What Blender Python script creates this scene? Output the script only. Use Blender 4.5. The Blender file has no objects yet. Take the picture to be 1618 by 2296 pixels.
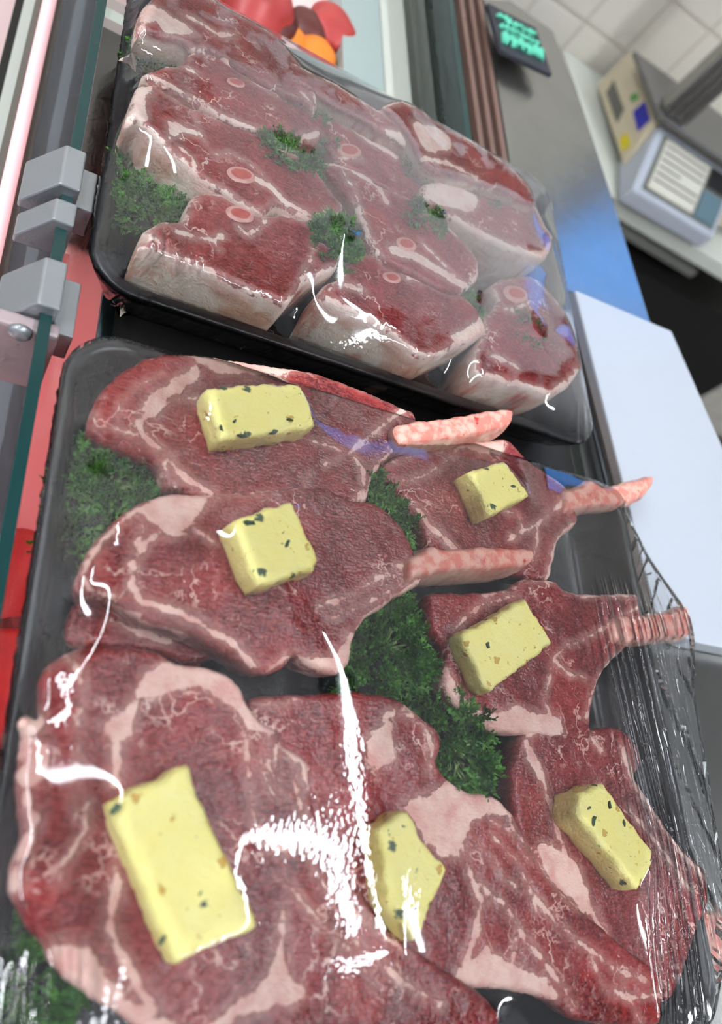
import bpy, bmesh, math, random
import numpy as np
from mathutils import Vector, Matrix
from mathutils.geometry import delaunay_2d_cdt

random.seed(7); RNG = np.random.default_rng(11)
SC = bpy.context.scene
COL = SC.collection

# ------------------------------------------------------------------ camera
F = 1660.0; CX, CY = 809.0, 1148.0; H = 0.25
def _n(v): v = np.array(v, float); return v / np.linalg.norm(v)
_Y = _n([-130, -3700, F]); _X = _n([2891, 643, F]); _X = _n(_X - _Y * (_X @ _Y)); _Z = np.cross(_X, _Y)
RW = np.array([_X, _Y, _Z])               # camera axes (right, down, forward) -> world
CAM = np.array([0.0, 0.0, H])
right = RW @ np.array([1, 0, 0]); down = RW @ np.array([0, 1, 0]); fwd = RW @ np.array([0, 0, 1])
cd = bpy.data.cameras.new('camera'); cam = bpy.data.objects.new('camera', cd); COL.objects.link(cam)
M = Matrix([[right[0], -down[0], -fwd[0], 0], [right[1], -down[1], -fwd[1], 0], [right[2], -down[2], -fwd[2], H], [0, 0, 0, 1]])
cam.matrix_world = M
cd.sensor_fit = 'AUTO'; cd.sensor_width = 36.0; cd.lens = F / 2296.0 * 36.0
cd.clip_start = 0.01; cd.clip_end = 50
cd.dof.use_dof = True; cd.dof.focus_distance = 0.335; cd.dof.aperture_fstop = 6.5
SC.camera = cam
# ------------------------------------------------------------------ view, world, lamps
SC.view_settings.view_transform = 'Standard'; SC.view_settings.look = 'None'
SC.view_settings.exposure = 0.12; SC.view_settings.gamma = 1.0; SC.view_settings.use_curve_mapping = False
SC.cycles.use_denoising = True
SC.cycles.use_adaptive_sampling = True; SC.cycles.adaptive_threshold = 0.10; SC.cycles.adaptive_min_samples = 12
SC.cycles.max_bounces = 5; SC.cycles.transparent_max_bounces = 14; SC.cycles.glossy_bounces = 2; SC.cycles.diffuse_bounces = 2; SC.cycles.transmission_bounces = 2
SC.cycles.caustics_reflective = False; SC.cycles.caustics_refractive = False
SC.cycles.sample_clamp_indirect = 6.0
W = bpy.data.worlds.new('room_light'); SC.world = W; W.use_nodes = True
bg = W.node_tree.nodes['Background']; bg.inputs[0].default_value = (0.93, 0.96, 1.0, 1); bg.inputs[1].default_value = 0.42
LAMPS = [ # name, centre, size x, size y, strength
    ((0.82, -0.25, 1.75), 0.06, 1.9, 62.0),
    ((-0.60, 0.55, 1.75), 0.05, 0.8, 50.0),
    ((-1.60, -0.20, 1.75), 0.12, 2.4, 50.0),  # added wide fill lamp on the customer side
    ((3.70, -1.10, 1.75), 0.08, 1.2, 70.0),  # added fill lamp far to the right
    ((0.3, -1.60, 1.75), 1.5, 0.08, 40.0),
]
PINK_POWER = 0.9

# ------------------------------------------------------------------ helpers
CR = {'A': (100, 700, 2.0225), 'B': (800, 900, 1.978), 'C': (0, 1400, 2.0225), 'D': (700, 1500, 1.7625),
      'E': (200, 0, 2.6967), 'G': (700, 150, 2.3114), 'I': (0, 0, 2.296), 'L': (1200, 0, 3.8278), 'K': (480, 0, 2.2472), 'P': (0, 0, 1.0)}
def px(c, pts):
    ox, oy, s = CR[c]; return [(ox + x / s, oy + y / s) for x, y in pts]
def ray(x, y): return RW @ np.array([x - CX, y - CY, F])
def un(x, y, z=0.0):
    d = ray(x, y); return CAM + d * (z - H) / d[2]
def unY(x, y, Y):
    d = ray(x, y); return CAM + d * Y / d[1]
def unX(x, y, X):
    d = ray(x, y); return CAM + d * X / d[0]
class Plane:
    def __init__(s, c, pts, z0, gx=0.0, gy=0.0):
        p = px(c, pts); m = np.mean(p, axis=0); o = un(m[0], m[1], z0)
        s.o = o; s.gx, s.gy = gx, gy
    def z(s, x, y): return s.o[2] + s.gx * (x - s.o[0]) + s.gy * (y - s.o[1])
    def hit(s, x, y):
        d = ray(x, y); nrm = np.array([-s.gx, -s.gy, 1.0])
        t = (nrm @ (s.o - CAM)) / (nrm @ d); return CAM + d * t
    def pts(s, c, pts): return np.array([s.hit(*p)[:2] for p in px(c, pts)])

def smooth_closed(P, step, cw=0.7):
    P = np.asarray(P); n = len(P); out = []
    for i in range(n):
        p0, p1, p2, p3 = P[i - 1], P[i], P[(i + 1) % n], P[(i + 2) % n]
        k = max(1, int(np.linalg.norm(p2 - p1) / step))
        for j in range(k):
            t = j / k
            c = 0.5 * ((2 * p1) + (-p0 + p2) * t + (2 * p0 - 5 * p1 + 4 * p2 - p3) * t * t + (-p0 + 3 * p1 - 3 * p2 + p3) * t ** 3)
            l = p1 * (1 - t) + p2 * t
            out.append(cw * c + (1 - cw) * l)
    return np.array(out)
def seg_dist(Q, P, closed):
    A = P if closed else P[:-1]; B = np.roll(P, -1, axis=0) if closed else P[1:]
    out = np.full(len(Q), 1e9)
    for a, b in zip(A, B):
        ab = b - a; L = ab @ ab + 1e-18
        t = np.clip(((Q - a) @ ab) / L, 0, 1)
        d = Q - (a + t[:, None] * ab)
        out = np.minimum(out, (d * d).sum(1))
    return np.sqrt(out)
def inside(Q, P):
    r = np.zeros(len(Q), bool); x, y = Q[:, 0], Q[:, 1]
    for (x1, y1), (x2, y2) in zip(P, np.roll(P, -1, axis=0)):
        if y1 == y2: continue
        c = ((y1 > y) != (y2 > y)) & (x < (x2 - x1) * (y - y1) / (y2 - y1) + x1)
        r ^= c
    return r
def sdf(Q, P):  # positive inside
    d = seg_dist(Q, P, True); return np.where(inside(Q, P), d, -d)
_W = [(RNG.normal(size=2), RNG.uniform(0, 6.28)) for _ in range(10)]
def wob(Q, f, seed=0):
    s = 0
    for i, (k, ph) in enumerate(_W):
        s = s + np.sin((Q[:, 0] * k[0] + Q[:, 1] * k[1]) * f + ph + seed * (1.7 + i))
    return s / 5.0
def mesh2d(O, sp):
    """triangulate a closed outline with inner points on a staggered grid"""
    lo, hi = O.min(0), O.max(0)
    xs = np.arange(lo[0], hi[0], sp); ys = np.arange(lo[1], hi[1], sp * 0.87)
    G = np.array([(x + (0.5 * sp if j % 2 else 0), y) for j, y in enumerate(ys) for x in xs])
    G = G + RNG.uniform(-0.12, 0.12, G.shape) * sp
    G = G[inside(G, O)]; d = seg_dist(G, O, True); G = G[d > sp * 0.55]
    V = np.vstack([O, G]); n = len(O)
    r = delaunay_2d_cdt([Vector(v) for v in V], [(i, (i + 1) % n) for i in range(n)], [], 1, 1e-7)
    v = np.array([tuple(p) for p in r[0]])
    return v, [tuple(f) for f in r[2]], n

def link(ob, parent=None):
    COL.objects.link(ob)
    if parent: ob.parent = parent
    return ob
def mk(name, verts, faces, mat, parent=None, smooth=True, attrs=None, loc=None):
    me = bpy.data.meshes.new(name)
    V = np.asarray(verts, float)
    off = np.zeros(3)
    if parent is not None: off = np.array(parent.location)
    elif loc is not None: off = np.array(loc)
    else: off = np.array([V[:, 0].mean(), V[:, 1].mean(), V[:, 2].min()])
    me.from_pydata([tuple(v) for v in (V - off)], [], [tuple(f) for f in faces])
    if attrs:
        for k, a in attrs.items():
            at = me.attributes.new(k, 'FLOAT', 'POINT'); at.data.foreach_set('value', np.asarray(a, np.float32))
    me.validate(); me.update()
    bm = bmesh.new(); bm.from_mesh(me); bmesh.ops.recalc_face_normals(bm, faces=bm.faces); bm.to_mesh(me); bm.free()
    if smooth: me.polygons.foreach_set('use_smooth', [True] * len(me.polygons))
    if mat: me.materials.append(mat)
    ob = bpy.data.objects.new(name, me)
    link(ob, parent)
    if parent is None: ob.location = off
    return ob
def tag(o, label=None, cat=None, group=None, kind=None):
    if label: o['label'] = label
    if cat: o['category'] = cat
    if group: o['group'] = group
    if kind: o['kind'] = kind
    return o
def empty(name, loc, label, cat, group=None):
    o = bpy.data.objects.new(name, None); o.empty_display_size = 0.01; COL.objects.link(o); o.location = tuple(loc)
    return tag(o, label, cat, group)
def box_vf(lo, hi):
    x0, y0, z0 = lo; x1, y1, z1 = hi
    return ([(x0, y0, z0), (x1, y0, z0), (x1, y1, z0), (x0, y1, z0), (x0, y0, z1), (x1, y0, z1), (x1, y1, z1), (x0, y1, z1)],
            [(0, 3, 2, 1), (4, 5, 6, 7), (0, 1, 5, 4), (1, 2, 6, 5), (2, 3, 7, 6), (3, 0, 4, 7)])
def bevel(o, w, seg=2):
    m = o.modifiers.new('bevel', 'BEVEL'); m.width = w; m.segments = seg; m.limit_method = 'ANGLE'; return o
def box(name, lo, hi, mat, parent=None, bev=0.0):
    v, f = box_vf(lo, hi); o = mk(name, v, f, mat, parent, smooth=False)
    if bev: bevel(o, bev)
    return o
def prism(name, quad, z0, z1, mat, parent=None, bev=0.0):
    """polygon (list of xy) extruded between two heights"""
    n = len(quad); v = [(p[0], p[1], z0) for p in quad] + [(p[0], p[1], z1) for p in quad]
    f = [tuple(range(n))[::-1], tuple(range(n, 2 * n))] + [(i, (i + 1) % n, n + (i + 1) % n, n + i) for i in range(n)]
    o = mk(name, v, f, mat, parent, smooth=False)
    if bev: bevel(o, bev)
    return o
def solid(name, front, back, mat, parent=None, bev=0.0):
    """solid between two matching 3D polygons"""
    n = len(front); v = list(front) + list(back)
    f = [tuple(range(n))[::-1], tuple(range(n, 2 * n))] + [(i, (i + 1) % n, n + (i + 1) % n, n + i) for i in range(n)]
    o = mk(name, v, f, mat, parent, smooth=False)
    if bev: bevel(o, bev)
    return o
def tube_vf(path, rad, seg=8):
    V, Fc = [], []
    path = [Vector(p) for p in path]
    for i, p in enumerate(path):
        t = (path[min(i + 1, len(path) - 1)] - path[max(i - 1, 0)]).normalized()
        a = t.orthogonal().normalized(); b = t.cross(a)
        r = rad[i] if hasattr(rad, '__len__') else rad
        for k in range(seg):
            an = 2 * math.pi * k / seg; V.append(tuple(p + a * math.cos(an) * r + b * math.sin(an) * r))
    for i in range(len(path) - 1):
        for k in range(seg):
            Fc.append((i * seg + k, i * seg + (k + 1) % seg, (i + 1) * seg + (k + 1) % seg, (i + 1) * seg + k))
    Fc.append(tuple(range(seg))[::-1]); Fc.append(tuple(range((len(path) - 1) * seg, len(path) * seg)))
    return V, Fc

# ------------------------------------------------------------------ materials
def s2l(c):
    return tuple(((v / 255) / 12.92 if v / 255 <= 0.04045 else ((v / 255 + 0.055) / 1.055) ** 2.4) for v in c) + (1.0,)
class NT:
    def __init__(s, name):
        s.m = bpy.data.materials.new(name); s.m.use_nodes = True; s.t = s.m.node_tree; s.t.nodes.clear()
        s.out = s.t.nodes.new('ShaderNodeOutputMaterial')
    def n(s, ty, ins=None, **kw):
        nd = s.t.nodes.new('ShaderNode' + ty)
        for k, v in kw.items(): setattr(nd, k, v)
        for k, v in (ins or {}).items():
            if hasattr(v, 'is_output') : s.t.links.new(v, nd.inputs[k])
            else: nd.inputs[k].default_value = v
        return nd
    def math(s, op, a, b=0.0, c=None):
        i = {0: a, 1: b}
        if c is not None: i[2] = c
        return s.n('Math', i, operation=op).outputs[0]
    def mix(s, f, a, b):
        nd = s.n('Mix', None, data_type='RGBA')
        for k, v in ((0, f), (6, a), (7, b)):
            if hasattr(v, 'is_output'): s.t.links.new(v, nd.inputs[k])
            else: nd.inputs[k].default_value = v
        return nd.outputs[2]
    def step(s, v, lo, hi):
        return s.n('MapRange', {0: v, 1: lo, 2: hi, 3: 0.0, 4: 1.0}, interpolation_type='SMOOTHSTEP').outputs[0]
    def noise(s, vec, scale, detail=3, rough=0.5, dist=0.0):
        return s.n('TexNoise', {'Vector': vec, 'Scale': scale, 'Detail': detail, 'Roughness': rough, 'Distortion': dist}).outputs[0]
    def done(s, sh):
        s.t.links.new(sh, s.out.inputs[0]); return s.m
def simple(name, col, rough=0.5, metal=0.0, spec=0.5, bump=0.0, bscale=200, emit=None, es=0.0, var=0.0, aniso=None):
    t = NT(name); pos = t.n('TexCoord').outputs['Object']
    c = s2l(col); colr = c
    if var:
        nz = t.noise(pos, 30, 4); d = tuple(v * (1 - var) for v in c[:3]) + (1,); l = tuple(min(1, v * (1 + var)) for v in c[:3]) + (1,)
        colr = t.mix(nz, d, l)
    ins = {'Base Color': colr, 'Roughness': rough, 'Metallic': metal, 'Specular IOR Level': spec}
    b = t.n('BsdfPrincipled', ins)
    if bump:
        bp = t.n('Bump', {'Strength': bump, 'Distance': 0.001, 'Height': t.noise(pos, bscale, 3)}); t.t.links.new(bp.outputs[0], b.inputs['Normal'])
    if emit: b.inputs['Emission Color'].default_value = s2l(emit); b.inputs['Emission Strength'].default_value = es
    return t.done(b.outputs[0])
def meat_mat(name, dark, mid, bright, fat1, fat2, marb=1.0, sidef=0.0, side=((226, 208, 190), (206, 160, 138), (168, 150, 136))):
    t = NT(name); pos = t.n('TexCoord').outputs['Object']
    fa = t.n('Attribute', attribute_name='fat').outputs['Fac']; re = t.n('Attribute', attribute_name='red').outputs['Fac']
    n1 = t.noise(pos, 170, 3, 0.6); n2 = t.noise(pos, 45, 1)
    d = t.math('ADD', fa, t.math('MULTIPLY', t.math('SUBTRACT', n1, 0.5), 0.0065))
    fm = t.step(d, -0.0003, 0.0007)
    # soft membrane tint beside the fat
    edge = t.math('MULTIPLY', t.step(d, -0.004, 0.0), 0.22)
    # marbling: thin ridges of a stretched noise
    v1 = t.math('ABSOLUTE', t.math('SUBTRACT', t.noise(pos, 60, 4, 0.6, 0.25), 0.5))
    ridge = t.math('SUBTRACT', 1.0, t.step(v1, 0.002, 0.020))
    gate = t.step(t.noise(pos, 38, 2), 0.47, 0.62)
    v2 = t.math('ABSOLUTE', t.math('SUBTRACT', t.noise(pos, 150, 3, 0.6, 0.2), 0.5))
    ridge2 = t.math('MULTIPLY', t.math('SUBTRACT', 1.0, t.step(v2, 0.0, 0.02)), t.step(t.noise(pos, 60, 2), 0.56, 0.7))
    mb = t.math('MULTIPLY', t.math('MAXIMUM', t.math('MULTIPLY', ridge, gate), t.math('MULTIPLY', ridge2, 0.5)), 0.7 * marb)
    lean = t.mix(t.step(n2, 0.3, 0.7), s2l(dark), s2l(mid))
    g = t.noise(pos, 900, 1); lean = t.mix(t.math('MULTIPLY', t.step(g, 0.42, 0.66), 0.4), lean, s2l((178, 84, 78)))
    rn = t.step(t.math('ADD', re, t.math('MULTIPLY', t.math('SUBTRACT', n1, 0.55), 0.016)), -0.002, 0.0025)
    lean = t.mix(t.math('MULTIPLY', rn, 0.5), lean, s2l(bright))
    fat = t.mix(t.step(t.noise(pos, 110, 4, 0.6), 0.35, 0.7), s2l(fat1), s2l(fat2))
    fib = t.noise(t.n('VectorMath', {0: pos, 1: (320.0, 900.0, 300.0)}, operation='MULTIPLY').outputs[0], 1.0, 2, 0.65)
    lean = t.mix(t.math('MULTIPLY', t.step(fib, 0.50, 0.72), 0.34), lean, s2l((186, 84, 80)))
    lean = t.mix(t.math('MULTIPLY', t.step(fib, 0.50, 0.30), 0.5), lean, s2l((70, 8, 14)))
    fm2 = t.math('MAXIMUM', fm, t.math('MAXIMUM', edge, mb))
    col = t.mix(fm2, lean, fat)
    sd = t.n('Attribute', attribute_name='side').outputs['Fac']
    lo = t.noise(pos, 38, 3, 0.6, 0.8)
    sc = t.mix(t.step(lo, 0.42, 0.56), s2l(side[0]), s2l(side[1])); sc = t.mix(t.step(lo, 0.56, 0.7), sc, s2l(side[2]))
    st = t.noise(t.n('VectorMath', {0: pos, 1: (90.0, 90.0, 14.0)}, operation='MULTIPLY').outputs[0], 1.0, 3, 0.55)
    sc = t.mix(t.math('MULTIPLY', t.step(st, 0.60, 0.70), 0.75), sc, s2l((186, 52, 40)))
    col = t.mix(t.math('MULTIPLY', sd, sidef), col, sc)
    rough = t.math('ADD', 0.30, t.math('MULTIPLY', fm, 0.12))
    hgt = t.math('ADD', t.math('ADD', t.math('MULTIPLY', fib, 0.6), t.math('MULTIPLY', g, 0.4)), t.math('ADD', t.math('MULTIPLY', n1, 1.2), t.math('MULTIPLY', fm, 0.5)))
    bp = t.n('Bump', {'Strength': 0.8, 'Distance': 0.0008, 'Height': hgt})
    b = t.n('BsdfPrincipled', {'Base Color': col, 'Roughness': rough, 'Specular IOR Level': 0.45, 'Normal': bp.outputs[0],
                               })
    return t.done(b.outputs[0])
M_near = meat_mat('chop_meat', (94, 15, 20), (138, 34, 38), (168, 36, 34), (236, 196, 182), (216, 156, 146), 1.2)
M_far = meat_mat('lamb_meat', (104, 20, 24), (144, 42, 44), (172, 46, 42), (236, 212, 200), (222, 180, 168), 1.5, 1.0)
def bone_mat():
    t = NT('rib_bone'); pos = t.n('TexCoord').outputs['Object']; sd = t.n('Attribute', attribute_name='side').outputs['Fac']
    n1 = t.noise(pos, 170, 5, 0.6); n2 = t.noise(pos, 90, 4, 0.6)
    top = t.mix(t.step(n1, 0.38, 0.6), s2l((232, 178, 162)), s2l((218, 128, 114)))
    top = t.mix(t.step(n2, 0.60, 0.70), top, s2l((186, 48, 44)))
    side = t.mix(t.step(n2, 0.4, 0.65), s2l((232, 196, 172)), s2l((206, 138, 124)))
    col = t.mix(sd, top, side)
    bp = t.n('Bump', {'Strength': 0.5, 'Distance': 0.0006, 'Height': n1})
    b = t.n('BsdfPrincipled', {'Base Color': col, 'Roughness': 0.38, 'Normal': bp.outputs[0], 'Subsurface Weight': 0.1, 'Subsurface Radius': (0.003, 0.001, 0.0008), 'Subsurface Scale': 1.0})
    return t.done(b.outputs[0])
M_bone = bone_mat()
def butter_mat():
    t = NT('herb_butter'); pos = t.n('TexCoord').outputs['Object']
    n = t.noise(pos, 90, 4, 0.6)
    c = t.mix(n, s2l((253, 234, 130)), s2l((255, 246, 170)))
    def specks(scale, size, col, c, seed):
        mp = t.n('Mapping', {'Vector': pos, 'Location': (seed, seed * .7, 0)}).outputs[0]
        wv = t.n('VectorMath', {0: mp, 1: t.n('VectorMath', {0: t.n('TexNoise', {'Vector': pos, 'Scale': 500.0, 'Detail': 2.0}).outputs[1], 3: 0.004}, operation='SCALE').outputs[0]}, operation='ADD').outputs[0]
        vo = t.n('TexVoronoi', {'Vector': wv, 'Scale': scale})
        sel = t.math('GREATER_THAN', t.n('SeparateColor', {0: vo.outputs['Color']}).outputs[0], 0.45)
        m = t.math('MULTIPLY', t.math('SUBTRACT', 1.0, t.step(vo.outputs['Distance'], size * 0.6, size)), sel)
        return t.mix(m, c, s2l(col)), m
    c, m0 = specks(125, 0.22, (222, 176, 84), c, 0.0)
    c, m9 = specks(230, 0.16, (232, 198, 104), c, 1.9)
    c, m1 = specks(80, 0.17, (70, 88, 70), c, 3.3)
    c, m2 = specks(200, 0.14, (120, 132, 92), c, 6.1)
    h = t.math('ADD', t.math('ADD', t.noise(pos, 420, 4, 0.6), t.math('MULTIPLY', t.noise(pos, 130, 3, 0.6), 1.6)), t.math('MULTIPLY', m0, -0.8))
    bp = t.n('Bump', {'Strength': 0.8, 'Distance': 0.0009, 'Height': h})
    b = t.n('BsdfPrincipled', {'Base Color': c, 'Roughness': 0.42, 'Normal': bp.outputs[0], 'Subsurface Weight': 0.15, 'Subsurface Radius': (0.004, 0.003, 0.001), 'Subsurface Scale': 1.0})
    return t.done(b.outputs[0])
M_butter = butter_mat()
def leaf_mat():
    t = NT('parsley_leaf'); pos = t.n('TexCoord').outputs['Object']
    c = t.mix(t.step(t.noise(pos, 120, 3), 0.3, 0.7), s2l((34, 92, 30)), s2l((104, 168, 66)))
    d = t.n('BsdfPrincipled', {'Base Color': c, 'Roughness': 0.45, 'Specular IOR Level': 0.35})
    tr = t.n('BsdfTranslucent', {'Color': c})
    return t.done(t.n('MixShader', {0: 0.25, 1: d.outputs[0], 2: tr.outputs[0]}).outputs[0])
M_leaf = leaf_mat(); M_stem = simple('parsley_stem', (128, 158, 92), 0.4)
def film_mat(name, fog, fogv, wr, spec=1.0, w2s=0.2, deep=0.3):
    """thin cling film: clear + gloss; where it does not touch the food a breath of condensation"""
    t = NT(name); pos = t.n('TexCoord').outputs['Object']
    gap = t.n('Attribute', attribute_name='gap').outputs['Fac']; wm = t.n('Attribute', attribute_name='wrinkle').outputs['Fac']
    sx = t.n('SeparateXYZ', {0: pos})
    u = t.math('ADD', sx.outputs[0], t.math('MULTIPLY', sx.outputs[1], 0.06))
    cv = t.n('CombineXYZ', {0: t.math('MULTIPLY', u, 170.0), 1: t.math('MULTIPLY', sx.outputs[1], 6.0), 2: t.math('MULTIPLY', sx.outputs[2], 9.0)}).outputs[0]
    w1 = t.math('SUBTRACT', 1.0, t.math('MINIMUM', t.math('MULTIPLY', t.math('ABSOLUTE', t.math('SUBTRACT', t.noise(cv, 1.0, 1, 0.5), 0.5)), 7.0), 1.0))
    w2 = t.noise(pos, 28, 1, 0.5)
    dr = t.noise(pos, 650, 0, 0.5)
    drm = t.math('MULTIPLY', t.step(t.noise(pos, 22, 0), 0.5, 0.62), 0.028)
    h = t.math('ADD', t.math('MULTIPLY', t.math('MULTIPLY', w1, wm), wr), t.math('ADD', t.math('MULTIPLY', w2, w2s), t.math('MULTIPLY', dr, drm)))
    bp = t.n('Bump', {'Strength': 1.0, 'Distance': 0.0016, 'Height': h})
    fr = t.n('Fresnel', {'IOR': 1.5, 'Normal': bp.outputs[0]}).outputs[0]
    fac = t.math('MINIMUM', t.math('MULTIPLY', fr, 1.0 * spec), 0.95)
    gl = t.n('BsdfAnisotropic' if False else 'BsdfGlossy', {'Color': (1, 1, 1, 1), 'Roughness': 0.05, 'Normal': bp.outputs[0]})
    tp = t.n('BsdfTransparent', {'Color': (0.965, 0.97, 0.975, 1)})
    df = t.n('BsdfDiffuse', {'Color': (0.86, 0.87, 0.92, 1)}); tl = t.n('BsdfTranslucent', {'Color': (0.86, 0.87, 0.92, 1)})
    mist = t.n('MixShader', {0: 0.5, 1: df.outputs[0], 2: tl.outputs[0]})
    mi = t.n('Attribute', attribute_name='mist').outputs['Fac']
    gg = t.math('ADD', gap, t.math('MULTIPLY', t.math('SUBTRACT', t.noise(pos, 75, 3, 0.55, 0.0), fogv), 0.0085))
    fg = t.math('MULTIPLY', t.step(gg, 0.0005, 0.0016), fog)
    fg = t.math('MULTIPLY', t.math('ADD', fg, t.math('MULTIPLY', t.step(gap, 0.004, 0.02), fog * deep)), mi)
    base = t.n('MixShader', {0: fg, 1: tp.outputs[0], 2: mist.outputs[0]})
    return t.done(t.n('MixShader', {0: fac, 1: base.outputs[0], 2: gl.outputs[0]}).outputs[0])
M_film_near = film_mat('cling_film_clear', 0.03, 0.52, 1.9)
M_film_far = film_mat('cling_film_misted', 0.27, 0.45, 0.5, deep=0.12)
M_tray = simple('black_tray', (22, 23, 26), 0.32, bump=0.15, bscale=500)
def glass_mat(name, tint, k=1.0, rough=0.02):
    t = NT(name); fr = t.n('Fresnel', {'IOR': 1.5}).outputs[0]
    return t.done(t.n('MixShader', {0: t.math('MINIMUM', t.math('MULTIPLY', fr, k), 0.95), 1: t.n('BsdfTransparent', {'Color': tint}).outputs[0], 2: t.n('BsdfGlossy', {'Color': (1, 1, 1, 1), 'Roughness': rough}).outputs[0]}).outputs[0])
M_glass = glass_mat('case_glass', (0.86, 0.93, 0.91, 1), 1.0)
M_gedge = simple('glass_edge_green', (12, 52, 52), 0.2)
M_alu = simple('brushed_aluminium', (150, 154, 158), 0.3, metal=0.6, bump=0.1, bscale=900)
M_steel = simple('stainless_steel', (168, 168, 164), 0.25, metal=0.95, bump=0.25, bscale=60, var=0.12)
M_steelg = simple('grey_steel_trim', (120, 112, 108), 0.35, metal=0.7)
M_capal = simple('cast_aluminium', (176, 160, 162), 0.4, metal=0.4)
M_browned = simple('browned_rail', (140, 108, 98), 0.35, metal=0.5)  # aluminium rail, its brown reflections put into the colour
M_white = simple('white_plastic', (178, 184, 194), 0.35)
M_cream = simple('cream_plastic', (196, 184, 156), 0.5)
M_bench = simple('pale_worktop', (206, 210, 200), 0.45)
M_teal = simple('pale_teal_panel', (156, 170, 167), 0.4)
M_dark = simple('dark_panel', (26, 25, 24), 0.5)
M_grey = simple('grey_panel', (98, 98, 90), 0.5)
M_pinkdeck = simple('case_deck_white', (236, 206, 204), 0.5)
M_redmeat = simple('display_meat', (178, 62, 60), 0.4, bump=0.6, bscale=120, var=0.45)

# ------------------------------------------------------------------ room structure
TW = 1.27; TS = 0.1
def tile_mat():
    t = NT('wall_tile'); pos = t.n('TexCoord').outputs['Object']
    sx = t.n('SeparateXYZ', {0: pos})
    def gl(o, off):
        f = t.math('ABSOLUTE', t.math('SUBTRACT', t.math('FRACT', t.math('ADD', t.math('DIVIDE', t.math('SUBTRACT', o, off), TS), 0.5)), 0.5))
        return t.math('SUBTRACT', 1.0, t.step(f, 0.02, 0.045))
    m = t.math('MAXIMUM', gl(sx.outputs[0], 0.787), gl(sx.outputs[2], -0.221))
    c = t.mix(m, s2l((226, 220, 208)), s2l((204, 196, 182)))
    bp = t.n('Bump', {'Strength': 0.6, 'Distance': 0.002, 'Height': t.math('SUBTRACT', 1.0, m)})
    return t.done(t.n('BsdfPrincipled', {'Base Color': c, 'Roughness': t.math('ADD', 0.3, t.math('MULTIPLY', m, 0.4)), 'Normal': bp.outputs[0]}).outputs[0])
v, f = box_vf((-2.2, TW, -1.0), (4.3, TW + 0.1, 1.8))
tag(mk('wall_back', v, f, tile_mat(), smooth=False, loc=(0, 0, 0)), kind='structure')
v, f = box_vf((-2.2, -2.2, -1.1), (4.3, TW, -1.0))
tag(mk('floor', v, f, simple('floor_vinyl', (58, 56, 54), 0.5), smooth=False), kind='structure')
v, f = box_vf((-2.2, -2.2, 1.8), (4.3, TW, 1.9))
tag(mk('ceiling', v, f, simple('ceiling_board', (165, 165, 168), 0.8), smooth=False), kind='structure')
LAMPL = ['long white ceiling tube lamp over the trays', 'short white ceiling tube lamp over the customer side of the case', 'added fill tube lamp, the widest, far on the customer side',
         'added fill tube lamp far on the right', 'white ceiling tube lamp set crosswise behind the photographer']
for (c, wx, wy, st), lb in zip(LAMPS, LAMPL):
    r = empty('ceiling_light', (c[0], c[1], c[2]), lb, 'ceiling light', 'ceiling tube lamps')
    box('lamp_housing', (c[0] - wx / 2 - .03, c[1] - wy / 2 - .03, c[2]), (c[0] + wx / 2 + .03, c[1] + wy / 2 + .03, c[2] + .05), M_white, r)
    box('tube', (c[0] - wx / 2, c[1] - wy / 2, c[2] - .03), (c[0] + wx / 2, c[1] + wy / 2, c[2] - .002), simple('tube_glow', (255, 255, 255), emit=(245, 250, 255), es=st), r)

# ------------------------------------------------------------------ trays
def rrect(x0, y0, x1, y1, r, n=10):
    P = []
    for cx, cy, a0 in ((x1 - r, y1 - r, 0), (x0 + r, y1 - r, 90), (x0 + r, y0 + r, 180), (x1 - r, y0 + r, 270)):
        for k in range(n + 1):
            a = math.radians(a0 + 90 * k / n); P.append((cx + r * math.cos(a), cy + r * math.sin(a)))
    return np.array(P)
def make_tray(label, R, rad):
    x0, y0, x1, y1 = R
    prof = [(0.014, -0.031), (0.004, -0.006), (0.0, -0.0035), (0.0, -0.0008), (0.001, 0.0), (0.0045, 0.0), (0.0055, -0.0012), (0.0065, -0.004), (0.015, -0.027), (0.02, -0.029)]
    V = []; Fc = []
    for o, z in prof:
        P = rrect(x0 + o, y0 + o, x1 - o, y1 - o, max(rad - o * .8, .006)); n = len(P)
        V += [(p[0], p[1], z) for p in P]
    for k in range(len(prof) - 1):
        for i in range(n): Fc.append((k * n + i, k * n + (i + 1) % n, (k + 1) * n + (i + 1) % n, (k + 1) * n + i))
    Fc.append(tuple(range(n))[::-1]); Fc.append(tuple(range((len(prof) - 1) * n, len(prof) * n)))
    return tag(mk('meat_tray', V, Fc, M_tray), label, 'tray')
NEAR = (0.0310, -0.078, 0.3400, 0.1850); FAR = (0.0340, 0.2080, 0.3235, 0.4200)
make_tray('near black plastic tray holding rib chops topped with butter', NEAR, 0.022)
make_tray('far black plastic tray holding thick bone-in lamb chops and parsley', FAR, 0.020)

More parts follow.
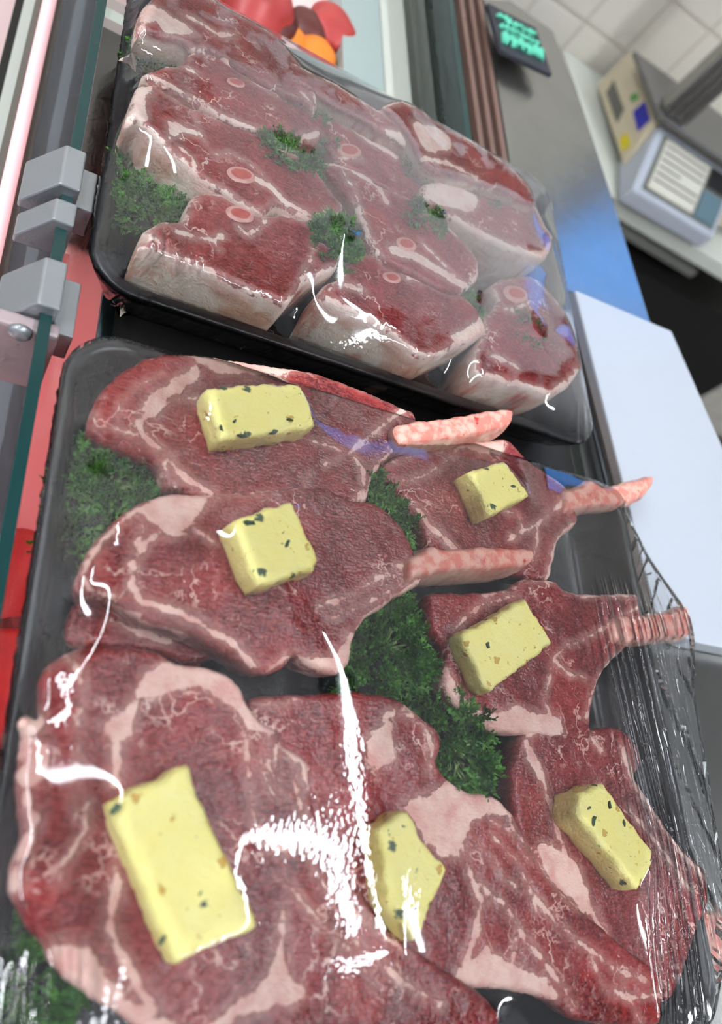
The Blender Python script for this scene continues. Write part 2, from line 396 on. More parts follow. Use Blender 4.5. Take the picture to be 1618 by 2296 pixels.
# ------------------------------------------------------------------ meat slabs
OBST = {'near': [], 'far': []}
def slab(name, mat, pl, c, outline, th, r, sp, parent, fats=(), reds=(), side_fat=None, amp=0.0005, bulge=0.0015, film=None, seed=0, jit=0.0003, smooth_step=None, taper=0.0, cw=0.7):
    O = smooth_closed(pl.pts(c, outline) if isinstance(c, str) else outline, smooth_step or sp, cw)
    # even out and roughen outline
    nrmv = np.roll(O, -1, 0) - np.roll(O, 1, 0); nrmv = np.stack([nrmv[:, 1], -nrmv[:, 0]], 1); nrmv /= (np.linalg.norm(nrmv, axis=1)[:, None] + 1e-12)
    area = 0.5 * np.sum(O[:, 0] * np.roll(O[:, 1], -1) - np.roll(O[:, 0], -1) * O[:, 1])
    if area < 0: O = O[::-1]; nrmv = -nrmv[::-1]; 
    nrmv = np.roll(O, -1, 0) - np.roll(O, 1, 0); nrmv = np.stack([nrmv[:, 1], -nrmv[:, 0]], 1); nrmv /= (np.linalg.norm(nrmv, axis=1)[:, None] + 1e-12)
    O = O + nrmv * (wob(O, 900, seed) * jit + wob(O, 300, seed + 3) * jit)[:, None]
    v2, fc, n = mesh2d(O, sp)
    d = seg_dist(v2, O, True)
    e = np.clip(d / r, 0, 1)
    z = pl.z(v2[:, 0], v2[:, 1]) - r * (1 - np.sqrt(1 - (1 - e) ** 2)) + wob(v2, 130, seed) * amp * np.clip(d / (3 * r), 0, 1) + wob(v2, 420, seed + 1) * amp * 0.35
    V = [np.column_stack([v2, z])]
    nv = len(v2); faces = list(fc); ring0 = list(range(n))
    # side rings
    zb = pl.z(O[:, 0], O[:, 1]) - th
    ztop = z[:n]
    ringsP = []
    K = 6
    cen = O.mean(0)
    for k in range(1, K + 1):
        f_ = k / K
        off = bulge * math.sin(math.pi * min(1, f_ * 1.0)) - taper * f_
        P = O + nrmv * off + nrmv * (wob(O + k * .01, 350, seed + k) * 0.0003)[:, None]
        zz = ztop * (1 - f_) + zb * f_
        ringsP.append(np.column_stack([P, zz]))
    for k, Rg in enumerate(ringsP):
        V.append(Rg); cur = [nv + k * n + i for i in range(n)]
        for i in range(n): faces.append((ring0[i], cur[i], cur[(i + 1) % n], ring0[(i + 1) % n]))
        ring0 = cur
    faces.append(tuple(ring0))
    V = np.vstack(V); Q = V[:, :2].copy()
    for k in range(K): Q[nv + k * n: nv + (k + 1) * n] = O
    dist = np.linalg.norm(np.array([pl.o]) - CAM) / F
    def field(items):
        out = np.full(len(Q), -0.05)
        for it in items:
            if it[0] == 'p':
                out = np.maximum(out, sdf(Q, smooth_closed(pl.pts(it[1], it[2]), 0.002)))
            else:
                w = it[3] / CR[it[1]][2] * dist * 0.5
                P = pl.pts(it[1], it[2]); out = np.maximum(out, w - seg_dist(Q, P, False))
        return out
    fa = field(fats); rd = field(reds)
    if side_fat is not None:
        fa[nv:] = side_fat + 0 * fa[nv:]
        fa[:nv] = np.maximum(fa[:nv], 0.0011 - d[:nv])
    side = np.zeros(len(Q)); side[nv:] = 1
    o = mk(name, V, faces, mat, parent, attrs={'fat': fa, 'red': rd, 'side': side})
    if film: OBST[film].append((O, pl, r))
    return o

def chop(label, c, outline, z0, fats, reds=(), gx=0, gy=0, th=0.026, r=0.003, sp=0.0011, mat=None, bones=(), rings=(), tray='near', group=None, side_fat=None, seed=0, bulge=0.0015, taper=0.007, name='rib_chop', cat='meat chop', amp=0.0006):
    pl = Plane(c, outline, z0, gx, gy)
    root = empty(name, (pl.o[0], pl.o[1], z0 - th), label, cat, group)
    slab('meat', mat or M_near, pl, c, outline, th, r, sp, root, fats, reds, side_fat, film=tray, seed=seed, bulge=bulge, taper=taper, amp=amp)
    for b in bones:
        bc, bo, bz, bth = b[:4]; bg_ = b[4] if len(b) > 4 else (0, 0)
        bp = Plane(bc, bo, bz, *bg_)
        slab('rib_bone', M_bone, bp, bc, bo, bth, 0.0022, 0.0011, root, film=tray if (len(b) <= 5 or b[5]) else None, seed=seed + 5, amp=0.0004, jit=0.0004)
    for (rc, (cx, cy), rx, ry, rot) in rings:
        a = math.radians(rot); P = []
        for k in range(20):
            t = 2 * math.pi * k / 20; x = rx * math.cos(t); y = ry * math.sin(t)
            P.append((cx + x * math.cos(a) - y * math.sin(a), cy + x * math.sin(a) + y * math.cos(a)))
        ip = [(cx + (x - cx) * .72, cy + (y - cy) * .64) for x, y in P]
        rp = Plane(rc, P, 0); rp = Plane(rc, P, pl.z(*rp.o[:2]) + 0.0006)
        W_ = pl.pts(rc, P); rp.o = np.array([W_[:, 0].mean(), W_[:, 1].mean(), pl.z(W_[:, 0].mean(), W_[:, 1].mean()) + 0.0008]); rp.gx, rp.gy = gx, gy
        slab('marrow_bone', M_ring, rp, rc, P, 0.004, 0.0006, 0.0009, root, fats=(), reds=(('p', rc, ip),), seed=seed, amp=0.0002, jit=0.0001)
    return root, pl
def ring_mat():
    t = NT('marrow_bone'); pos = t.n('TexCoord').outputs['Object']; re = t.n('Attribute', attribute_name='red').outputs['Fac']
    n = t.noise(pos, 400, 3)
    m = t.step(t.math('ADD', re, t.math('MULTIPLY', t.math('SUBTRACT', n, 0.5), 0.002)), -0.0004, 0.0004)
    c = t.mix(m, t.mix(n, s2l((190, 116, 108)), s2l((226, 184, 172))), t.mix(n, s2l((150, 34, 34)), s2l((206, 96, 84))))
    return t.done(t.n('BsdfPrincipled', {'Base Color': c, 'Roughness': 0.4}).outputs[0])
M_ring = ring_mat()

# ---- near tray
GN = 'rib chops with butter on the near tray'
c1, p1 = chop('rearmost left rib chop with a wide butter slab and long bare rib bone', 'A',
    [(205, 470), (240, 380), (300, 310), (390, 235), (500, 190), (620, 180), (800, 200), (1000, 232), (1200, 262), (1350, 310), (1500, 370), (1618, 425), (1680, 450), (1700, 520), (1690, 570), (1600, 630), (1540, 690), (1490, 760), (1470, 850), (1420, 870), (1330, 840), (1150, 830), (950, 850), (740, 860), (640, 810), (560, 780), (530, 700), (450, 660), (330, 620), (240, 570), (200, 520)],
    0.006, [('p', 'A', [(620, 180), (800, 200), (1100, 245), (1240, 268), (1130, 262), (1050, 285), (900, 275), (780, 275), (720, 240), (650, 200)]),
            ('p', 'A', [(690, 240), (712, 290), (650, 350), (560, 400), (510, 480), (470, 480), (450, 430), (470, 380), (560, 320), (640, 265)]),
            ('l', 'A', [(460, 470), (430, 510), (450, 560), (500, 600), (560, 650), (600, 710), (670, 770), (750, 820)], 26),
            ('l', 'A', [(500, 490), (520, 430), (600, 395), (690, 388)], 7), ('l', 'A', [(560, 640), (540, 730), (600, 790)], 10),
            ('l', 'A', [(1640, 430), (1500, 540), (1380, 640)], 26), ('l', 'A', [(1380, 640), (1290, 605), (1220, 588)], 20), ('l', 'A', [(1380, 640), (1270, 690)], 10),
            ('l', 'A', [(1380, 640), (1440, 700), (1452, 790), (1420, 850)], 16), ('l', 'A', [(1690, 520), (1600, 600), (1520, 680), (1470, 790), (1450, 870)], 26),
            ('l', 'A', [(1200, 735), (1180, 785)], 7), ('l', 'A', [(1230, 262), (1350, 308), (1500, 372), (1640, 430)], 8),
            ('l', 'A', [(330, 500), (340, 420), (430, 330), (540, 280)], 5), ('l', 'A', [(215, 460), (240, 520), (330, 530), (420, 560)], 14)],
    [('p', 'A', [(205, 470), (300, 310), (390, 235), (500, 190), (620, 180), (690, 220), (640, 270), (560, 320), (470, 380), (400, 470), (330, 520), (240, 520)]),
     ('p', 'A', [(1100, 255), (1250, 270), (1450, 360), (1590, 460), (1480, 420), (1300, 325), (1150, 275)])],
    bones=[('B', [(180, 110), (250, 85), (400, 72), (550, 42), (684, 30), (698, 36), (702, 58), (690, 88), (650, 115), (480, 148), (300, 172), (200, 178)], 0.013, 0.024, (0, 0), False)], seed=1, group=None)
c2, p2 = chop('middle left rib chop with a square butter pat where the long glare starts', 'A',
    [(270, 990), (370, 900), (480, 840), (580, 815), (740, 820), (1000, 800), (1150, 785), (1290, 792), (1400, 848), (1480, 850), (1560, 900), (1640, 990), (1690, 1100), (1714, 1180), (1710, 1230), (1600, 1290), (1540, 1340), (1460, 1390), (1410, 1480), (1390, 1590), (1320, 1640), (1210, 1600), (1140, 1545), (1100, 1600), (1030, 1640), (940, 1625), (860, 1560), (720, 1480), (600, 1440), (460, 1400), (380, 1340), (300, 1300), (210, 1290), (150, 1250), (160, 1150), (210, 1060)],
    0.011, [('p', 'A', [(480, 838), (580, 815), (742, 820), (730, 870), (700, 920), (650, 975), (560, 1000), (480, 960), (430, 905), (400, 900)]),
            ('l', 'A', [(520, 1000), (440, 1060), (400, 1140), (400, 1240), (440, 1310), (560, 1345), (700, 1410), (860, 1510), (950, 1610)], 30),
            ('l', 'A', [(460, 1040), (560, 1010), (700, 1000), (770, 1050)], 9), ('l', 'A', [(740, 825), (1000, 805), (1170, 790)], 14),
            ('l', 'A', [(1700, 1120), (1600, 1150), (1500, 1215), (1380, 1290), (1250, 1330)], 18), ('l', 'A', [(1700, 1190), (1600, 1240), (1460, 1320), (1300, 1390)], 12),
            ('l', 'A', [(1714, 1210), (1600, 1290), (1540, 1340), (1460, 1390), (1400, 1480), (1380, 1600)], 36),
            ('p', 'A', [(1150, 1560), (1220, 1570), (1300, 1560), (1400, 1440), (1400, 1560), (1340, 1650), (1230, 1620)]),
            ('l', 'A', [(400, 905), (310, 980), (230, 1080), (170, 1190), (200, 1250), (310, 1290)], 22), ('l', 'A', [(430, 910), (450, 990), (400, 1080)], 14),
            ('l', 'A', [(300, 1290), (380, 1340), (460, 1400), (600, 1440), (720, 1480)], 12), ('l', 'A', [(1000, 1640), (1090, 1570), (1140, 1560)], 16)],
    [('p', 'A', [(200, 1100), (290, 1050), (320, 1150), (290, 1240), (200, 1230)]), ('p', 'A', [(940, 1625), (1000, 1590), (1100, 1600), (1030, 1640)])],
    th=0.030, bones=[('B', [(240, 700), (300, 660), (330, 642), (430, 650), (600, 640), (766, 650), (784, 656), (794, 680), (786, 706), (760, 718), (700, 735), (450, 748), (300, 765), (240, 780)], 0.015, 0.026)], seed=2)
c3, p3 = chop('right rear rib chop with a small butter block and bone tip past the rim', 'B',
    [(90, 300), (130, 265), (200, 215), (330, 195), (450, 165), (550, 170), (650, 160), (690, 180), (760, 255), (830, 305), (900, 350), (945, 400), (985, 520), (960, 560), (900, 620), (880, 700), (860, 785), (800, 790), (700, 760), (600, 745), (430, 730), (330, 680), (290, 560), (200, 420), (130, 350)],
    0.001, [('p', 'B', [(330, 195), (450, 165), (550, 170), (650, 160), (635, 235), (560, 225), (460, 205)]),
            ('l', 'B', [(450, 200), (390, 270), (300, 330), (190, 355)], 14), ('l', 'B', [(270, 480), (320, 550), (380, 600), (440, 660)], 24),
            ('l', 'B', [(930, 400), (900, 460), (800, 545), (730, 575), (670, 615)], 16), ('l', 'B', [(740, 570), (720, 500), (640, 480)], 9),
            ('l', 'B', [(975, 540), (900, 620), (870, 700), (850, 790)], 34), ('l', 'B', [(700, 190), (830, 305), (940, 400)], 10), ('l', 'B', [(800, 540), (800, 620), (780, 700)], 10),
            ('l', 'B', [(130, 275), (250, 240), (380, 225)], 7)],
    [('p', 'B', [(930, 430), (960, 440), (985, 520), (960, 530), (935, 480)]), ('p', 'B', [(690, 180), (760, 255), (880, 345), (820, 320), (720, 250)])],
    bones=[('B', [(930, 400), (1000, 375), (1040, 345), (1100, 378), (1200, 360), (1312, 330), (1324, 336), (1320, 360), (1304, 390), (1240, 435), (1180, 452), (1020, 470), (930, 485)], 0.004, 0.012)], seed=3)
c4, p4 = chop('rib chop right of the biggest parsley, with a tilted butter slab', 'B',
    [(330, 850), (450, 845), (600, 840), (690, 825), (740, 785), (880, 790), (920, 830), (1000, 850), (1120, 850), (1240, 850), (1255, 900), (1280, 1050), (1200, 1090), (1100, 1200), (1060, 1300), (1040, 1400), (1040, 1500), (900, 1500), (800, 1480), (700, 1480), (600, 1460), (520, 1400), (440, 1350), (380, 1260), (400, 1120), (340, 1020), (320, 930)],
    0.003, [('l', 'B', [(560, 860), (690, 830), (740, 788), (890, 795)], 20), ('l', 'B', [(430, 1010), (480, 960), (560, 900), (700, 860)], 10),
            ('p', 'B', [(400, 1180), (450, 1280), (520, 1350), (590, 1385), (700, 1355), (800, 1380), (900, 1400), (900, 1480), (700, 1500), (500, 1420), (380, 1260)]),
            ('l', 'B', [(1000, 1060), (920, 1090), (870, 1140), (850, 1250), (830, 1330), (860, 1400)], 11), ('l', 'B', [(870, 1140), (930, 1205), (1010, 1225)], 14),
            ('l', 'B', [(920, 830), (1000, 855), (1120, 855), (1240, 858)], 24), ('l', 'B', [(1245, 915), (1100, 1000), (1000, 1060)], 13), ('l', 'B', [(1270, 1070), (1180, 1100), (1090, 1200), (1040, 1300), (1020, 1400)], 16)],
    [('p', 'B', [(860, 1150), (1020, 1230), (1040, 1380), (900, 1400), (850, 1300)]), ('p', 'B', [(1200, 920), (1250, 910), (1275, 1040), (1200, 1080)])],
    th=0.024, bones=[('B', [(1150, 960), (1290, 950), (1380, 935), (1440, 915), (1472, 915), (1478, 1035), (1400, 1045), (1290, 1060), (1150, 1060)], 0.006, 0.012)], seed=4)
c7, p7 = chop('rib chop at the right front of the near tray with a six-sided butter block', 'D',
    [(840, 250), (920, 210), (1010, 205), (1100, 235), (1200, 225), (1260, 260), (1300, 330), (1300, 380), (1280, 430), (1330, 510), (1400, 620), (1480, 720), (1560, 800), (1568, 930), (1525, 1040), (1480, 1180), (1440, 1290), (1390, 1320), (1300, 1290), (1180, 1180), (1060, 1060), (950, 900), (860, 760), (800, 600), (790, 420), (810, 310)],
    0.002, [('l', 'D', [(900, 400), (930, 500), (965, 620), (1000, 740), (1060, 840), (1120, 1000), (1200, 1120)], 24),
            ('p', 'D', [(890, 700), (960, 700), (1050, 780), (1080, 880), (1095, 970), (1000, 900), (920, 800)]),
            ('l', 'D', [(850, 260), (930, 225), (1010, 215), (1080, 245), (1140, 320)], 16), ('l', 'D', [(1230, 320), (1260, 420), (1310, 510)], 34),
            ('l', 'D', [(1300, 480), (1380, 620), (1460, 730), (1555, 830)], 24), ('l', 'D', [(1260, 560), (1360, 680), (1440, 800), (1500, 880)], 16),
            ('l', 'D', [(850, 300), (880, 380), (900, 420)], 40)],
    [('p', 'D', [(1500, 870), (1560, 870), (1568, 930), (1525, 1000), (1490, 960)]), ('p', 'D', [(1220, 240), (1300, 330), (1300, 380), (1240, 340)]),
     ('p', 'D', [(1380, 800), (1500, 900), (1500, 1050), (1440, 1290), (1390, 1320), (1380, 1100)])],
    th=0.024, bones=[('D', [(1500, 1050), (1560, 960), (1618, 970), (1690, 1010), (1700, 1100), (1618, 1150), (1510, 1150)], -0.006, 0.012)], seed=7)
c6, p6 = chop('front centre rib chop under the long white glare, with a butter block', 'D',
    [(-245, 120), (-100, 95), (0, 95), (100, 90), (200, 88), (330, 110), (420, 170), (500, 240), (517, 300), (500, 370), (540, 430), (620, 480), (720, 500), (800, 575), (860, 680), (940, 820), (1040, 920), (1200, 1060), (1350, 1180), (1382, 1220), (1382, 1403), (1300, 1430), (1120, 1403), (1050, 1390), (980, 1340), (900, 1300), (780, 1272), (560, 1262), (470, 1230), (380, 1150), (260, 1060), (140, 920), (40, 760), (-60, 560), (-160, 350), (-240, 220)],
    0.007, [('l', 'D', [(245, 270), (280, 200), (330, 165), (400, 190), (460, 260), (472, 330), (462, 400)], 17), ('p', 'D', [(260, 225), (310, 210), (320, 370), (240, 390), (205, 310)]),
            ('p', 'D', [(350, 540), (470, 490), (530, 450), (620, 482), (720, 505), (790, 575), (700, 580), (640, 590), (600, 680), (580, 740), (520, 740), (440, 680), (400, 600)]),
            ('l', 'D', [(595, 700), (630, 820), (665, 920), (645, 1050), (600, 1180), (560, 1260)], 26), ('p', 'D', [(560, 1262), (590, 1190), (680, 1090), (780, 1160), (900, 1215), (980, 1300), (900, 1310), (700, 1272)]),
            ('l', 'D', [(800, 1070), (790, 1180)], 12), ('l', 'D', [(665, 850), (760, 930), (850, 1080), (930, 1180), (1040, 1330)], 15),
            ('l', 'D', [(860, 880), (960, 1000), (1080, 1100), (1200, 1190), (1320, 1230)], 13), ('l', 'D', [(700, 650), (800, 750), (870, 880), (880, 950)], 8),
            ('l', 'D', [(700, 600), (800, 640), (880, 740), (960, 850), (1060, 950)], 9), ('l', 'D', [(780, 600), (820, 700), (860, 760)], 7), ('l', 'D', [(640, 660), (740, 800), (800, 860)], 6),
            ('l', 'D', [(1100, 1140), (1150, 1250), (1250, 1300), (1380, 1290)], 9), ('l', 'D', [(1200, 1190), (1260, 1300), (1300, 1400)], 9), ('l', 'D', [(-230, 130), (-120, 140), (-60, 110)], 7)],
    [('p', 'D', [(640, 600), (760, 600), (860, 720), (960, 860), (880, 860), (760, 760), (660, 720), (610, 660)]),
     ('p', 'D', [(1090, 1090), (1200, 1060), (1380, 1220), (1382, 1403), (1250, 1380), (1100, 1240), (1040, 1180)]),
     ('l', 'D', [(420, 170), (500, 240), (517, 300), (500, 370), (540, 430)], 30)],
    th=0.026, seed=6)
c5, p5 = chop('largest rib chop, left front, with a long rectangular butter slab', 'C',
    [(95, 440), (130, 410), (185, 420), (180, 270), (230, 170), (300, 130), (400, 95), (600, 95), (720, 120), (800, 168), (900, 180), (1030, 220), (1100, 290), (1140, 370), (1200, 440), (1280, 490), (1290, 540), (1400, 620), (1420, 760), (1450, 900), (1510, 1020), (1618, 1170), (1750, 1360), (1900, 1480), (2000, 1550), (2200, 1680), (2280, 1790), (2200, 1860), (1900, 1860), (1618, 1900), (1300, 1880), (1100, 1900), (900, 1950), (700, 1900), (560, 1790), (440, 1710), (320, 1630), (240, 1540), (180, 1440), (100, 1340), (50, 1220), (50, 1110), (80, 1040), (100, 950), (80, 800), (85, 650), (105, 500)],
    0.011, [('l', 'C', [(130, 460), (150, 450)], 90), ('l', 'C', [(130, 560), (180, 600), (140, 680)], 100),
            ('p', 'C', [(700, 200), (740, 168), (800, 170), (900, 180), (1030, 220), (1100, 290), (1130, 380), (1200, 450), (1275, 482), (1200, 500), (1120, 480), (1080, 410), (1000, 340), (900, 290), (850, 275), (760, 320), (700, 350), (610, 340), (640, 260)]),
            ('p', 'C', [(620, 350), (620, 420), (590, 500), (540, 530), (480, 490), (460, 450), (540, 400)]),
            ('l', 'C', [(530, 530), (530, 620), (520, 720)], 22), ('l', 'C', [(1110, 490), (1120, 600), (1130, 720), (1150, 860)], 12),
            ('p', 'C', [(1140, 850), (1200, 930), (1280, 980), (1380, 1000), (1350, 1020), (1240, 1020), (1180, 960)]),
            ('l', 'C', [(1285, 540), (1380, 630), (1405, 750)], 34), ('l', 'C', [(1330, 700), (1380, 900), (1385, 1000), (1430, 1130), (1550, 1260), (1700, 1380), (1860, 1500)], 14),
            ('l', 'C', [(1280, 1150), (1400, 1290), (1500, 1400), (1618, 1500), (1700, 1640)], 14), ('l', 'C', [(1500, 1180), (1618, 1290), (1800, 1420)], 8),
            ('p', 'C', [(1285, 1260), (1300, 1400), (1310, 1560), (1380, 1690), (1200, 1745), (1000, 1830), (930, 1830), (1080, 1700), (1200, 1600), (1250, 1450)]),
            ('l', 'C', [(560, 840), (540, 1000), (530, 1200), (500, 1350), (540, 1470), (600, 1600), (700, 1740), (780, 1830)], 30),
            ('l', 'C', [(390, 820), (395, 920), (350, 1000), (300, 1080), (270, 1160)], 14), ('l', 'C', [(330, 740), (345, 880)], 9),
            ('p', 'C', [(200, 1450), (300, 1425), (400, 1460), (500, 1600), (600, 1700), (780, 1830), (500, 1830), (420, 1720), (300, 1640), (240, 1540)]),
            ('l', 'C', [(120, 780), (160, 880), (120, 990), (80, 1080), (60, 1200)], 44), ('l', 'C', [(300, 130), (350, 200), (370, 330), (350, 480), (360, 620)], 7),
            ('l', 'C', [(1190, 520), (1180, 640), (1240, 780)], 5), ('l', 'C', [(1220, 500), (1215, 640), (1290, 800)], 5), ('l', 'C', [(1250, 500), (1250, 640), (1320, 780)], 5),
            ('l', 'C', [(1618, 1440), (1800, 1600), (2000, 1720)], 16)],
    [('p', 'C', [(180, 270), (230, 170), (300, 130), (360, 300), (350, 500), (350, 700), (280, 950), (150, 1050), (220, 850), (250, 650), (200, 450)]),
     ('p', 'C', [(60, 1130), (150, 1090), (280, 1160), (240, 1330), (180, 1430), (100, 1340)]), ('l', 'C', [(1300, 1470), (1450, 1600), (1520, 1760)], 30),
     ('p', 'C', [(1500, 1520), (1618, 1580), (1700, 1700), (1800, 1800), (1600, 1830), (1500, 1700)])],
    th=0.032, seed=5)
c8, p8 = chop('dark chop tucked under the middle left chop at the left wall of the near tray', 'A',
    [(100, 1400), (150, 1300), (250, 1260), (400, 1300), (560, 1400), (720, 1480), (800, 1560), (640, 1590), (500, 1540), (300, 1530), (150, 1520), (95, 1480)],
    -0.008, [('l', 'A', [(300, 1400), (430, 1450), (560, 1500)], 30)], th=0.016, seed=8)

